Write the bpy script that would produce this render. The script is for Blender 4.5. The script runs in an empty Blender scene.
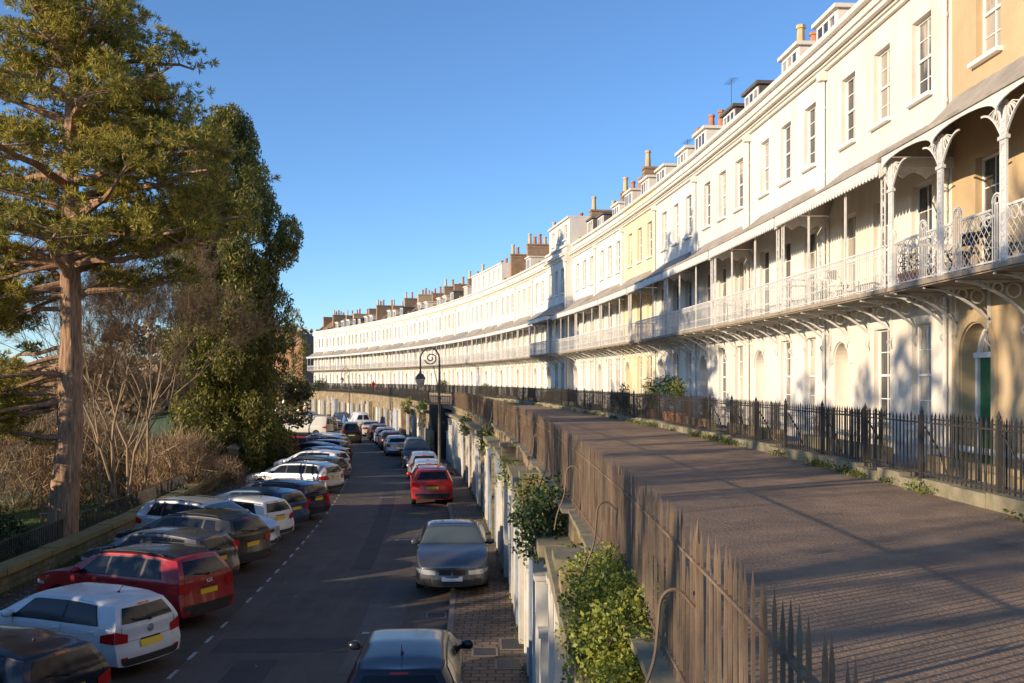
import bpy, bmesh, math, random
import numpy as np
from mathutils import Vector, Matrix
random.seed(7); rng = np.random.default_rng(7)
S = bpy.context.scene
COL = S.collection
PI = math.pi
# ------------------------------------------------------------------ layout: one gentle crescent
R0 = 400.0; CX = 9.4 - R0; CY = 7.5          # facade plane is the circle of radius R0
ROAD = -3.75                                 # terrace floor is z = 0, the road lies 3.75 m below
EYE = 1.75
W = 7.2                                      # frontage of one house
S0 = 13.3                                    # where the first white house starts
def P(s, o, z=0.0):
    t = s / R0
    return Vector((CX + (R0 - o) * math.cos(t), CY + (R0 - o) * math.sin(t), z))
def rotz(s): return s / R0 - PI / 2          # local +x points back to the viewer, +y into the houses
def edge_off(s):                             # offset of the terrace edge from the facade
    if s > 66: return 10.0
    k = min(1, max(0, s / 35.0)); return 8.45 + 0.4 * k
def sd(d): return d - CY
# ------------------------------------------------------------------ object helpers
def tag(o, label=None, cat=None, group=None, kind=None):
    if label: o['label'] = label
    if cat: o['category'] = cat
    if group: o['group'] = group
    if kind: o['kind'] = kind
    return o
def empty(name, loc=(0, 0, 0), rz=0.0):
    o = bpy.data.objects.new(name, None); COL.objects.link(o)
    o.location = loc; o.rotation_euler = (0, 0, rz); o.empty_display_size = 0.3
    return o
def link(name, me, mat=None, parent=None):
    o = bpy.data.objects.new(name, me); COL.objects.link(o)
    if mat is not None and len(me.materials) == 0: me.materials.append(mat)
    if parent is not None: o.parent = parent
    return o
def setmat(o, m):
    o.material_slots[0].link = 'OBJECT'; o.material_slots[0].material = m
KIDS = {}
def copy_tree(o, parent=None):
    c = o.copy(); COL.objects.link(c)
    if parent is not None: c.parent = parent
    for ch in list(o.children): copy_tree(ch, c)
    return c
def chaikin(p, k=3):
    for _ in range(k):
        q = [p[0]]
        for a, b in zip(p, p[1:]):
            q.append(tuple(a[i]*.75+b[i]*.25 for i in range(3))); q.append(tuple(a[i]*.25+b[i]*.75 for i in range(3)))
        p = q+[p[-1]]
    return p
class MB:
    def __init__(s): s.v = []; s.f = []
    def add(s, vs, fs):
        b = len(s.v); s.v += [tuple(v) for v in vs]; s.f += [tuple(i + b for i in f) for f in fs]; return s
    def box(s, x0, x1, y0, y1, z0, z1):
        return s.add([(x0,y0,z0),(x1,y0,z0),(x1,y1,z0),(x0,y1,z0),(x0,y0,z1),(x1,y0,z1),(x1,y1,z1),(x0,y1,z1)],
                     [(0,3,2,1),(4,5,6,7),(0,1,5,4),(1,2,6,5),(2,3,7,6),(3,0,4,7)])
    def quad(s, a, b, c, d): return s.add([a, b, c, d], [(0, 1, 2, 3)])
    def bar(s, a, b, w, h=None):              # square bar between two points
        a = Vector(a); b = Vector(b); d = (b - a)
        if d.length < 1e-6: return s
        d.normalize(); h = h or w
        up = Vector((0, 0, 1)) if abs(d.z) < 0.95 else Vector((1, 0, 0))
        u = d.cross(up).normalized(); n = u.cross(d)
        u *= w / 2; n *= h / 2
        vs = [a-u-n, a+u-n, a+u+n, a-u+n, b-u-n, b+u-n, b+u+n, b-u+n]
        return s.add(vs, [(0,3,2,1),(4,5,6,7),(0,1,5,4),(1,2,6,5),(2,3,7,6),(3,0,4,7)])
    def tube(s, pts, rad, n=6, cap=True):
        pts = [Vector(p) for p in pts]
        if not hasattr(rad, '__len__'): rad = [rad] * len(pts)
        vs = []; fs = []
        prev = None
        for i, p in enumerate(pts):
            d = (pts[min(i+1, len(pts)-1)] - pts[max(i-1, 0)])
            if d.length < 1e-9: d = Vector((0,0,1))
            d.normalize()
            if prev is None:
                up = Vector((0,0,1)) if abs(d.z) < 0.9 else Vector((1,0,0))
                u = d.cross(up).normalized()
            else:
                u = prev - d * prev.dot(d)
                u = u.normalized() if u.length > 1e-6 else d.orthogonal().normalized()
            prev = u; w = d.cross(u)
            for k in range(n):
                a = 2 * PI * k / n
                vs.append(p + (u * math.cos(a) + w * math.sin(a)) * rad[i])
        for i in range(len(pts) - 1):
            for k in range(n):
                a = i*n + k; b = i*n + (k+1) % n
                fs.append((a, b, b + n, a + n))
        if cap:
            fs.append(tuple(range(n))[::-1]); fs.append(tuple((len(pts)-1)*n + k for k in range(n)))
        return s.add(vs, fs)
    def lathe(s, prof, c=(0,0,0), n=16, axis='z'):
        vs = []; fs = []
        for r, z in prof:
            for k in range(n):
                a = 2*PI*k/n; x, y = r*math.cos(a), r*math.sin(a)
                p = (x, y, z) if axis == 'z' else (x, z, y)
                vs.append((p[0]+c[0], p[1]+c[1], p[2]+c[2]))
        m = len(prof)
        for i in range(m-1):
            for k in range(n):
                a = i*n+k; b = i*n+(k+1)%n
                fs.append((a, b, b+n, a+n))
        fs.append(tuple(range(n))[::-1]); fs.append(tuple((m-1)*n+k for k in range(n)))
        return s.add(vs, fs)
    def prism(s, poly, y0, y1):               # polygon in x,z pushed along y
        n = len(poly)
        vs = [(x, y0, z) for x, z in poly] + [(x, y1, z) for x, z in poly]
        fs = [tuple(range(n)), tuple(range(2*n-1, n-1, -1))]
        for i in range(n):
            j = (i+1) % n; fs.append((i, i+n, j+n, j))
        return s.add(vs, fs)
    def mesh(s, name, smooth=False, angle=None):
        me = bpy.data.meshes.new(name); me.from_pydata(s.v, [], s.f); me.update()
        if smooth:
            me.polygons.foreach_set('use_smooth', [True]*len(me.polygons))
            if angle: me.set_sharp_from_angle(angle=math.radians(angle))
        return me
    def build(s, name, mat, parent=None, smooth=False, angle=35):
        me = s.mesh(name, smooth, angle); return link(name, me, mat, parent)
def np_mesh(name, verts, nper):
    """faces of nper consecutive vertices"""
    n = len(verts); nf = n // nper
    me = bpy.data.meshes.new(name)
    me.vertices.add(n); me.vertices.foreach_set('co', np.asarray(verts, dtype=np.float32).ravel())
    me.loops.add(n); me.loops.foreach_set('vertex_index', np.arange(n, dtype=np.int32))
    me.polygons.add(nf)
    me.polygons.foreach_set('loop_start', np.arange(0, n, nper, dtype=np.int32))
    me.polygons.foreach_set('loop_total', np.full(nf, nper, dtype=np.int32))
    me.update(calc_edges=True); me.validate()
    return me
# ------------------------------------------------------------------ materials
def nodes(m):
    m.use_nodes = True; nt = m.node_tree
    return nt, nt.nodes['Principled BSDF']
def mk(name, c, rough=0.7, metal=0.0, var=0.0, vscale=3.0, c2=None, bump=0.0, bscale=30.0, stretch=None, coat=0.0, spec=None, stain=None):
    m = bpy.data.materials.new(name); nt, b = nodes(m)
    b.inputs['Roughness'].default_value = rough; b.inputs['Metallic'].default_value = metal
    b.inputs['Coat Weight'].default_value = coat; b.inputs['Coat Roughness'].default_value = 0.06
    if spec is not None: b.inputs['Specular IOR Level'].default_value = spec
    c = tuple(c) + (1,)
    geo = nt.nodes.new('ShaderNodeNewGeometry'); pos = geo.outputs['Position']
    if stretch:
        mp = nt.nodes.new('ShaderNodeMapping'); mp.inputs['Scale'].default_value = stretch
        nt.links.new(pos, mp.inputs['Vector']); pos = mp.outputs['Vector']
    last = None
    if var > 0 or c2:
        n = nt.nodes.new('ShaderNodeTexNoise'); n.inputs['Scale'].default_value = vscale; n.inputs['Detail'].default_value = 6; n.inputs['Roughness'].default_value = 0.65
        nt.links.new(pos, n.inputs['Vector'])
        r = nt.nodes.new('ShaderNodeValToRGB')
        r.color_ramp.elements[0].position = 0.32; r.color_ramp.elements[1].position = 0.68
        if c2: r.color_ramp.elements[0].color = tuple(c2) + (1,)
        else: r.color_ramp.elements[0].color = tuple(max(0, x*(1-var)) for x in c[:3]) + (1,)
        r.color_ramp.elements[1].color = c if c2 else tuple(min(1, x*(1+var*0.5)) for x in c[:3]) + (1,)
        nt.links.new(n.outputs['Fac'], r.inputs['Fac']); last = r.outputs['Color']
        if stain:                             # second, streaky layer of dirt
            col, amt, st = stain
            mp = nt.nodes.new('ShaderNodeMapping'); mp.inputs['Scale'].default_value = st
            nt.links.new(geo.outputs['Position'], mp.inputs['Vector'])
            n2 = nt.nodes.new('ShaderNodeTexNoise'); n2.inputs['Scale'].default_value = 1.0; n2.inputs['Detail'].default_value = 8; n2.inputs['Roughness'].default_value = 0.7
            nt.links.new(mp.outputs['Vector'], n2.inputs['Vector'])
            mr = nt.nodes.new('ShaderNodeMapRange'); mr.inputs['From Min'].default_value = 0.48; mr.inputs['From Max'].default_value = 0.8
            mr.inputs['To Max'].default_value = amt
            nt.links.new(n2.outputs['Fac'], mr.inputs['Value'])
            mx = nt.nodes.new('ShaderNodeMix'); mx.data_type = 'RGBA'
            nt.links.new(mr.outputs['Result'], mx.inputs['Factor']); nt.links.new(last, mx.inputs['A'])
            mx.inputs['B'].default_value = tuple(col) + (1,); last = mx.outputs['Result']
        nt.links.new(last, b.inputs['Base Color'])
    else: b.inputs['Base Color'].default_value = c
    if bump > 0:
        n = nt.nodes.new('ShaderNodeTexNoise'); n.inputs['Scale'].default_value = bscale; n.inputs['Detail'].default_value = 5
        nt.links.new(pos, n.inputs['Vector'])
        bp = nt.nodes.new('ShaderNodeBump'); bp.inputs['Strength'].default_value = bump; bp.inputs['Distance'].default_value = 0.02
        nt.links.new(n.outputs['Fac'], bp.inputs['Height']); nt.links.new(bp.outputs['Normal'], b.inputs['Normal'])
    return m
def leafmat(name, cols, rough=0.55, trans=0.25):
    m = bpy.data.materials.new(name); nt, b = nodes(m)
    geo = nt.nodes.new('ShaderNodeNewGeometry'); r = nt.nodes.new('ShaderNodeValToRGB')
    r.color_ramp.interpolation = 'LINEAR'
    while len(r.color_ramp.elements) < len(cols): r.color_ramp.elements.new(0.5)
    for i, c in enumerate(cols):
        r.color_ramp.elements[i].position = i / (len(cols) - 1); r.color_ramp.elements[i].color = tuple(c) + (1,)
    nt.links.new(geo.outputs['Random Per Island'], r.inputs['Fac'])
    n = nt.nodes.new('ShaderNodeTexNoise'); n.inputs['Scale'].default_value = 0.9; n.inputs['Detail'].default_value = 3
    nt.links.new(geo.outputs['Position'], n.inputs['Vector'])
    mr = nt.nodes.new('ShaderNodeMapRange'); mr.inputs['From Min'].default_value = 0.3; mr.inputs['From Max'].default_value = 0.7
    mr.inputs['To Min'].default_value = 0.65; mr.inputs['To Max'].default_value = 1.25
    nt.links.new(n.outputs['Fac'], mr.inputs['Value'])
    mx = nt.nodes.new('ShaderNodeMix'); mx.data_type = 'RGBA'; mx.blend_type = 'MULTIPLY'; mx.inputs['Factor'].default_value = 1
    nt.links.new(r.outputs['Color'], mx.inputs['A']); nt.links.new(mr.outputs['Result'], mx.inputs['B'])
    nt.links.new(mx.outputs['Result'], b.inputs['Base Color'])
    b.inputs['Roughness'].default_value = rough
    out = nt.nodes['Material Output']
    tr = nt.nodes.new('ShaderNodeBsdfTranslucent'); nt.links.new(mx.outputs['Result'], tr.inputs['Color'])
    ms = nt.nodes.new('ShaderNodeMixShader'); ms.inputs['Fac'].default_value = trans
    nt.links.new(b.outputs['BSDF'], ms.inputs[1]); nt.links.new(tr.outputs['BSDF'], ms.inputs[2])
    nt.links.new(ms.outputs['Shader'], out.inputs['Surface'])
    return m
def brickmat(name, c1, c2, mortar, scale, bw, bh, msize=0.02, rough=0.8, mapping=None, bump=0.3, moss=None, off=0.5):
    """brick pattern in metres on (distance round the crescent, distance across) or on walls"""
    m = bpy.data.materials.new(name); nt, b = nodes(m)
    b.inputs['Roughness'].default_value = rough
    tc = nt.nodes.new('ShaderNodeTexCoord'); mp = nt.nodes.new('ShaderNodeMapping')
    if mapping: mp.inputs['Rotation'].default_value = mapping
    nt.links.new(tc.outputs['Object'], mp.inputs['Vector'])
    br = nt.nodes.new('ShaderNodeTexBrick'); br.inputs['Color1'].default_value = c1 + (1,); br.inputs['Color2'].default_value = c2 + (1,); br.inputs['Mortar'].default_value = mortar + (1,)
    br.inputs['Scale'].default_value = scale; br.inputs['Brick Width'].default_value = bw; br.inputs['Row Height'].default_value = bh; br.inputs['Mortar Size'].default_value = msize
    br.offset = off
    nt.links.new(mp.outputs['Vector'], br.inputs['Vector'])
    n = nt.nodes.new('ShaderNodeTexNoise'); n.inputs['Scale'].default_value = 1.3; n.inputs['Detail'].default_value = 8
    geo = nt.nodes.new('ShaderNodeNewGeometry'); nt.links.new(geo.outputs['Position'], n.inputs['Vector'])
    mr = nt.nodes.new('ShaderNodeMapRange'); mr.inputs['From Min'].default_value = 0.3; mr.inputs['From Max'].default_value = 0.7; mr.inputs['To Min'].default_value = 0.55; mr.inputs['To Max'].default_value = 1.3
    nt.links.new(n.outputs['Fac'], mr.inputs['Value'])
    mx = nt.nodes.new('ShaderNodeMix'); mx.data_type = 'RGBA'; mx.blend_type = 'MULTIPLY'; mx.inputs['Factor'].default_value = 1
    nt.links.new(br.outputs['Color'], mx.inputs['A']); nt.links.new(mr.outputs['Result'], mx.inputs['B'])
    last = mx.outputs['Result']
    if moss:
        n2 = nt.nodes.new('ShaderNodeTexNoise'); n2.inputs['Scale'].default_value = 2.2; n2.inputs['Detail'].default_value = 7
        nt.links.new(geo.outputs['Position'], n2.inputs['Vector'])
        m2 = nt.nodes.new('ShaderNodeMapRange'); m2.inputs['From Min'].default_value = 0.45; m2.inputs['From Max'].default_value = 0.62; m2.inputs['To Max'].default_value = 0.8
        nt.links.new(n2.outputs['Fac'], m2.inputs['Value'])
        x2 = nt.nodes.new('ShaderNodeMix'); x2.data_type = 'RGBA'
        nt.links.new(m2.outputs['Result'], x2.inputs['Factor']); nt.links.new(last, x2.inputs['A']); x2.inputs['B'].default_value = moss + (1,)
        last = x2.outputs['Result']
    nt.links.new(last, b.inputs['Base Color'])
    if bump:
        bp = nt.nodes.new('ShaderNodeBump'); bp.inputs['Strength'].default_value = bump; bp.inputs['Distance'].default_value = 0.02; bp.invert = True
        nt.links.new(br.outputs['Fac'], bp.inputs['Height']); nt.links.new(bp.outputs['Normal'], b.inputs['Normal'])
    return m
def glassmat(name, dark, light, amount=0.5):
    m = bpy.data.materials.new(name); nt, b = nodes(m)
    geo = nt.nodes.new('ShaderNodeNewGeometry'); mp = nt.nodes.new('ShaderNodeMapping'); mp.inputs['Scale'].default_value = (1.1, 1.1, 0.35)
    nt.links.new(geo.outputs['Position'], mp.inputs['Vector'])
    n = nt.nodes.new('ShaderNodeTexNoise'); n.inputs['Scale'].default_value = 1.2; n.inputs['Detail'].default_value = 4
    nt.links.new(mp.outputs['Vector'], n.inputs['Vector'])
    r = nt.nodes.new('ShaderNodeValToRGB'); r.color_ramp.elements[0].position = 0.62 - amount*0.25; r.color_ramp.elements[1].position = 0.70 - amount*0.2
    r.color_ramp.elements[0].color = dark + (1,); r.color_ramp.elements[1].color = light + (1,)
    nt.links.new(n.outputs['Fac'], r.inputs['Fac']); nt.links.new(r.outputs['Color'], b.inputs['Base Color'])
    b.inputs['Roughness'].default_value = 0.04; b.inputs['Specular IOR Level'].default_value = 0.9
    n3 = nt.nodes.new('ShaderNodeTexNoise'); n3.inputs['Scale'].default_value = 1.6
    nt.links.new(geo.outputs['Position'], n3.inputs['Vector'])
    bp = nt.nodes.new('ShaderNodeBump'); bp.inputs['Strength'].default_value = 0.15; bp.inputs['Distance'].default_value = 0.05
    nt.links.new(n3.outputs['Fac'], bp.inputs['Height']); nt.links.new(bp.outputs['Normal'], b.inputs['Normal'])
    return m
M = {}
SST = ((0.40,0.33,0.24), 0.55, (1.8,1.8,0.28))
M['white'] = mk('white_stucco', (0.76,0.725,0.665), 0.75, var=0.12, vscale=0.5, bump=0.15, bscale=14, stain=SST)
M['warmwhite'] = mk('warm_white_stucco', (0.76,0.69,0.59), 0.75, var=0.12, vscale=0.5, bump=0.15, bscale=14, stain=SST)
M['paleyellow'] = mk('pale_yellow_stucco', (0.78,0.65,0.42), 0.75, var=0.10, vscale=0.5, bump=0.15, bscale=14, stain=SST)
M['greywhite'] = mk('grey_white_stucco', (0.70,0.665,0.61), 0.75, var=0.12, vscale=0.5, bump=0.15, bscale=14, stain=SST)
M['ochre'] = mk('ochre_stucco', (0.56,0.41,0.235), 0.8, var=0.16, vscale=0.6, bump=0.2, bscale=14, stain=((0.36,0.26,0.14),0.45,(1.4,1.4,0.4)))
M['trim'] = mk('white_trim_paint', (0.74,0.69,0.61), 0.55, var=0.10, vscale=1.5)
M['sash'] = mk('white_sash_paint', (0.80,0.78,0.74), 0.45)
M['whiteiron'] = mk('white_painted_ironwork', (0.70,0.68,0.64), 0.5, var=0.18, vscale=4)
M['tin'] = mk('grey_zinc_sheet', (0.36,0.315,0.26), 0.7, metal=0.0, var=0.35, vscale=1.2, bump=0.1, bscale=6, stretch=(1,1,0.3))
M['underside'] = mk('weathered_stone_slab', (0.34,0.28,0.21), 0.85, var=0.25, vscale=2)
M['slate'] = mk('roof_slate', (0.13,0.11,0.10), 0.7, var=0.3, vscale=1.8, bump=0.5, bscale=9)
M['rooftile'] = mk('brown_roof_tile', (0.24,0.14,0.085), 0.8, var=0.3, vscale=1.8, bump=0.5, bscale=9)
M['lead'] = mk('lead_sheet', (0.27,0.25,0.22), 0.6, var=0.2, vscale=2)
M['chimney'] = mk('chimney_render', (0.33,0.215,0.13), 0.85, var=0.3, vscale=1.5, bump=0.4, bscale=8)
M['pot'] = mk('terracotta_pot', (0.46,0.20,0.10), 0.8, var=0.25, vscale=2)
M['potbuff'] = mk('buff_chimney_pot', (0.58,0.42,0.22), 0.8, var=0.2, vscale=2)
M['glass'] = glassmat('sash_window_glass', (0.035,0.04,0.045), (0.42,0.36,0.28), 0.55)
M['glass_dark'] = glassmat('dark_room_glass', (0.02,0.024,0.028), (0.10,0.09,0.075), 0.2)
M['glass_blind'] = glassmat('drawn_blind_glass', (0.30,0.27,0.22), (0.52,0.46,0.37), 0.7)
M['door_white'] = mk('white_door_paint', (0.70,0.66,0.58), 0.5, var=0.05)
M['door_green'] = mk('green_door_paint', (0.02,0.13,0.05), 0.4, var=0.15, vscale=3)
M['iron'] = mk('black_iron', (0.045,0.038,0.031), 0.6, var=0.3, vscale=6)
M['rust'] = mk('rusty_iron_railing', (0.25,0.175,0.11), 0.8, c2=(0.09,0.062,0.042), vscale=5, stretch=(1,1,0.5), stain=((0.24,0.10,0.04),0.6,(9,9,1.5)))
M['terrace'] = mk('brown_terrace_tarmac', (0.36,0.232,0.138), 0.9, c2=(0.21,0.138,0.086), vscale=1.6, bump=1.0, bscale=28, stain=((0.13,0.09,0.06),0.65,(0.9,0.35,1)))
M['road'] = mk('asphalt', (0.118,0.091,0.068), 0.85, c2=(0.068,0.053,0.041), vscale=0.7, bump=0.5, bscale=70, stain=((0.165,0.13,0.10),0.8,(1.6,0.12,1)))
M['bay'] = mk('leaf_stained_asphalt', (0.098,0.068,0.046), 0.9, c2=(0.055,0.040,0.029), vscale=1.6, bump=0.5, bscale=60, stain=((0.10,0.065,0.035),0.7,(2.5,2.5,1)))
M['paver'] = brickmat('brick_pavers', (0.20,0.14,0.092), (0.135,0.096,0.065), (0.05,0.038,0.03), 1.0, 0.30, 0.22, 0.02, mapping=(0,0,0), bump=0.6)
M['kerb'] = mk('kerb_stone', (0.20,0.17,0.14), 0.8, var=0.3, vscale=2)
M['paint'] = mk('worn_white_road_paint', (0.55,0.53,0.49), 0.7, c2=(0.22,0.20,0.19), vscale=7)
M['stone'] = brickmat('mossy_rubble_stone', (0.27,0.22,0.14), (0.18,0.145,0.09), (0.13,0.11,0.075), 1.0, 0.42, 0.19, 0.025, mapping=(PI/2,0,0), bump=0.8, moss=(0.12,0.13,0.03))
M['vaultstone'] = brickmat('ochre_vault_stone', (0.40,0.30,0.17), (0.30,0.22,0.12), (0.20,0.16,0.10), 1.0, 0.5, 0.22, 0.02, mapping=(PI/2,0,0), bump=0.6, moss=(0.17,0.14,0.08))
M['coping'] = mk('coping_stone', (0.30,0.25,0.17), 0.9, c2=(0.16,0.15,0.08), vscale=3, bump=0.5, bscale=12)
M['vaultwhite'] = mk('peeling_white_paint', (0.80,0.77,0.70), 0.7, c2=(0.60,0.54,0.44), vscale=2.2, stain=((0.22,0.20,0.13),0.6,(3,3,0.7)))
M['vaultblue'] = mk('grey_blue_paint_and_shade', (0.30,0.36,0.44), 0.6, var=0.2, vscale=3)  # paint of the doors, and coloured-in shade on some pilasters
M['vaultdark'] = mk('dark_vault_door', (0.06,0.055,0.05), 0.7, var=0.3, vscale=3)
M['grass'] = mk('winter_grass', (0.070,0.14,0.024), 0.9, c2=(0.050,0.055,0.022), vscale=0.35, bump=0.9, bscale=20, stain=((0.10,0.075,0.04),0.7,(0.3,0.3,1)))
M['earth'] = mk('valley_ground', (0.085,0.085,0.045), 0.95, c2=(0.11,0.075,0.05), vscale=0.02)
M['farwood'] = mk('far_winter_woodland', (0.16,0.115,0.085), 0.95, c2=(0.07,0.07,0.045), vscale=0.06, bump=1.0, bscale=0.2)
M['bark'] = mk('pine_bark', (0.46,0.28,0.165), 0.9, c2=(0.12,0.066,0.04), vscale=5.0, stretch=(3.0,3.0,0.35), bump=1.0, bscale=5)
M['barkgrey'] = mk('pale_bark', (0.36,0.26,0.155), 0.9, c2=(0.17,0.12,0.075), vscale=3, stretch=(1,1,0.3))
M['barkdark'] = mk('dark_bark', (0.11,0.075,0.05), 0.9, var=0.4, vscale=3, stretch=(1,1,0.3))
M['pine'] = leafmat('pine_needles', [(0.07,0.095,0.018),(0.25,0.25,0.036),(0.46,0.39,0.06),(0.56,0.38,0.11)], trans=0.45)
M['cypress'] = leafmat('cypress_foliage', [(0.035,0.06,0.013),(0.115,0.135,0.025),(0.25,0.225,0.042),(0.36,0.28,0.065)], trans=0.4)
M['evergreen'] = leafmat('evergreen_leaves', [(0.02,0.04,0.012),(0.045,0.07,0.018),(0.08,0.10,0.025)], trans=0.15)
M['magnolia'] = leafmat('glossy_leaves', [(0.03,0.055,0.015),(0.075,0.10,0.024),(0.16,0.13,0.03),(0.30,0.13,0.03)], rough=0.35, trans=0.15)
M['bush'] = leafmat('bright_bush_leaves', [(0.09,0.12,0.016),(0.22,0.25,0.035),(0.38,0.37,0.06)], trans=0.3)
M['ivy'] = leafmat('ivy_leaves', [(0.02,0.045,0.012),(0.05,0.085,0.02),(0.10,0.13,0.03)], trans=0.2)
M['twig'] = leafmat('dry_brown_twigs', [(0.16,0.105,0.06),(0.31,0.20,0.105),(0.46,0.31,0.165)], trans=0.1)
M['weed'] = leafmat('weeds', [(0.06,0.09,0.015),(0.13,0.17,0.03),(0.22,0.20,0.06)], trans=0.3)
M['terracotta'] = M['pot']
M['tyre'] = mk('tyre_rubber', (0.02,0.02,0.02), 0.85)
M['alloy'] = mk('alloy_rim', (0.45,0.45,0.46), 0.3, metal=0.9)
M['blacktrim'] = mk('black_plastic_trim', (0.02,0.02,0.021), 0.55)
M['chrome'] = mk('chrome', (0.7,0.7,0.7), 0.15, metal=1.0)
M['carglass'] = mk('car_window_glass', (0.012,0.016,0.022), 0.13, spec=0.28)
M['windscreen'] = mk('windscreen_glass', (0.09,0.115,0.11), 0.06, spec=1.0)  # base colour lightened to carry the reflected clouds
M['taillight'] = mk('red_lamp_lens', (0.45,0.012,0.010), 0.15, coat=0.6)
M['headlight'] = mk('headlamp_lens', (0.38,0.40,0.42), 0.06, coat=1.0)
M['plate_y'] = mk('yellow_number_plate', (0.85,0.52,0.02), 0.4)
M['plate_w'] = mk('white_number_plate', (0.75,0.75,0.72), 0.4)
M['red'] = mk('red_cloth', (0.55,0.02,0.02), 0.8)
M['blue'] = mk('blue_cloth', (0.05,0.16,0.35), 0.8)
M['skin'] = mk('skin', (0.5,0.3,0.22), 0.6)
M['darkcloth'] = mk('dark_cloth', (0.03,0.03,0.04), 0.85)
M['hair'] = mk('brown_hair', (0.06,0.035,0.02), 0.7)
M['lampglass'] = mk('lantern_glass', (0.45,0.42,0.36), 0.15, spec=0.8)
M['concrete'] = mk('paving_slab', (0.22,0.19,0.15), 0.9, var=0.3, vscale=2)
M['brickred'] = mk('far_red_brick', (0.33,0.16,0.09), 0.9, var=0.2, vscale=1)
M['timber'] = mk('bench_timber', (0.20,0.13,0.08), 0.8, var=0.3, vscale=4)
def paintmat(name, c, metal=0.0, rough=0.3, dust=0.12):
    return mk(name, c, rough, metal=metal, coat=0.45, spec=0.35, c2=tuple(x*(1-dust)+0.06*dust for x in c), vscale=2.5)
PM = dict(white=paintmat('white_car_paint', (0.72,0.72,0.71)), red=paintmat('red_car_paint', (0.34,0.010,0.016)), black=paintmat('black_car_paint', (0.016,0.017,0.019)),
          navy=paintmat('navy_car_paint', (0.010,0.014,0.026)), blue=paintmat('blue_car_paint', (0.025,0.07,0.16), 0.3), silver=paintmat('silver_car_paint', (0.46,0.47,0.48), 0.55),
          grey=paintmat('grey_car_paint', (0.10,0.10,0.105), 0.35), paleblue=paintmat('pale_silver_car_paint', (0.52,0.55,0.59), 0.35), maroon=paintmat('maroon_car_paint', (0.06,0.012,0.02), 0.3),
          purple=paintmat('indigo_car_paint', (0.016,0.018,0.05), 0.3), brightred=paintmat('bright_red_car_paint', (0.55,0.025,0.02)), cream=paintmat('cream_car_paint', (0.55,0.52,0.44)))

# ------------------------------------------------------------------ the setting: ground, roads, sheets round the crescent
def ribbon(name, s0, s1, fo0, fo1, z, mat, step=2.0, kind='structure', thick=None):
    mb = MB(); n = max(1, int((s1 - s0) / step)); 
    f0 = fo0 if callable(fo0) else (lambda s: fo0); f1 = fo1 if callable(fo1) else (lambda s: fo1)
    fz = z if callable(z) else (lambda s: z)
    rows = []
    for i in range(n + 1):
        s = s0 + (s1 - s0) * i / n
        rows.append((P(s, f0(s), fz(s)), P(s, f1(s), fz(s))))
    vs = []; fs = []
    for a, b in rows: vs += [a, b]
    for i in range(n): fs.append((2*i, 2*i+1, 2*i+3, 2*i+2))
    if thick:
        k = len(vs); vs += [Vector((v.x, v.y, v.z - thick)) for v in vs]
        for i in range(n):
            fs.append((2*i, 2*i+2, k+2*i+2, k+2*i)); fs.append((2*i+1, k+2*i+1, k+2*i+3, 2*i+3)); fs.append((k+2*i, k+2*i+2, k+2*i+3, k+2*i+1))
        fs.append((0, k, k+1, 1)); fs.append((2*n, 2*n+1, k+2*n+1, k+2*n))
    mb.add(vs, fs)
    o = mb.build(name, mat)
    if kind: tag(o, kind=kind)
    return o
def ground_z(x, y):
    o = R0 - math.hypot(x - CX, y - CY)
    if x < CX: o = 900
    if o < -3: return 0.0 - 0.3
    if o < 23: return -4.3
    if o < 30: return -4.3 - (o - 23) * 0.06
    if o < 160: return -4.7 - (o - 30) * 0.16
    return -25.5
def make_ground():
    def axis(lo, hi, fine_lo, fine_hi, fs):
        a = list(np.arange(fine_lo, fine_hi, fs)); x = fine_hi; st = fs
        while x < hi: a.append(x); st *= 1.35; x += st
        a.append(hi); x = fine_lo - fs; st = fs; b = []
        while x > lo: b.append(x); st *= 1.35; x -= st
        b.append(lo); return b[::-1] + a
    xs = axis(-3500, 3500, -110, 30, 2.0); ys = axis(-1500, 4500, -20, 240, 3.0)
    vs = []
    for y in ys:
        for x in xs:
            z = ground_z(x, y)
            dd = math.hypot(x, y)
            if dd > 500 and y > 0:
                z += 115 * min(1, (dd - 500) / 1500) * (0.45 + 0.3 * math.sin(x * 0.003 + 1.2) + 0.25 * math.sin(x*0.0011))
            vs.append((x, y, z))
    nx = len(xs); fs = []
    for j in range(len(ys)-1):
        for i in range(nx-1):
            a = j*nx+i; fs.append((a, a+1, a+nx+1, a+nx))
    me = bpy.data.meshes.new('ground'); me.from_pydata(vs, [], fs); me.update()
    me.polygons.foreach_set('use_smooth', [True]*len(me.polygons))
    me.materials.append(M['grass']); me.materials.append(M['farwood'])
    idx = []
    for p in me.polygons:
        c = p.center; idx.append(1 if (c.x < -75 or c.y > 300 or c.x > 60) else 0)
    me.polygons.foreach_set('material_index', idx)
    o = link('ground', me); tag(o, kind='structure')
make_ground()
ribbon('terrace', -9, 204, 2.6, lambda s: edge_off(s) - 0.02, 0.0, M['terrace'], thick=0.3)
ribbon('road', -14, 260, 10.55, 15.6, ROAD, M['road'])
ribbon('parking_strip', -14, 260, 15.6, 22.6, ROAD - 0.002, M['bay'])
ribbon('road_foundation', -14, 260, 8, 22.9, ROAD - 0.05, M['earth'])
ribbon('front_paving', -9, 200, 1.3, 2.62, 0.05, M['concrete'], thick=0.3)
ribbon('basement_paving', -9, 200, 0.05, 1.35, -2.3, M['concrete'])
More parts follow.
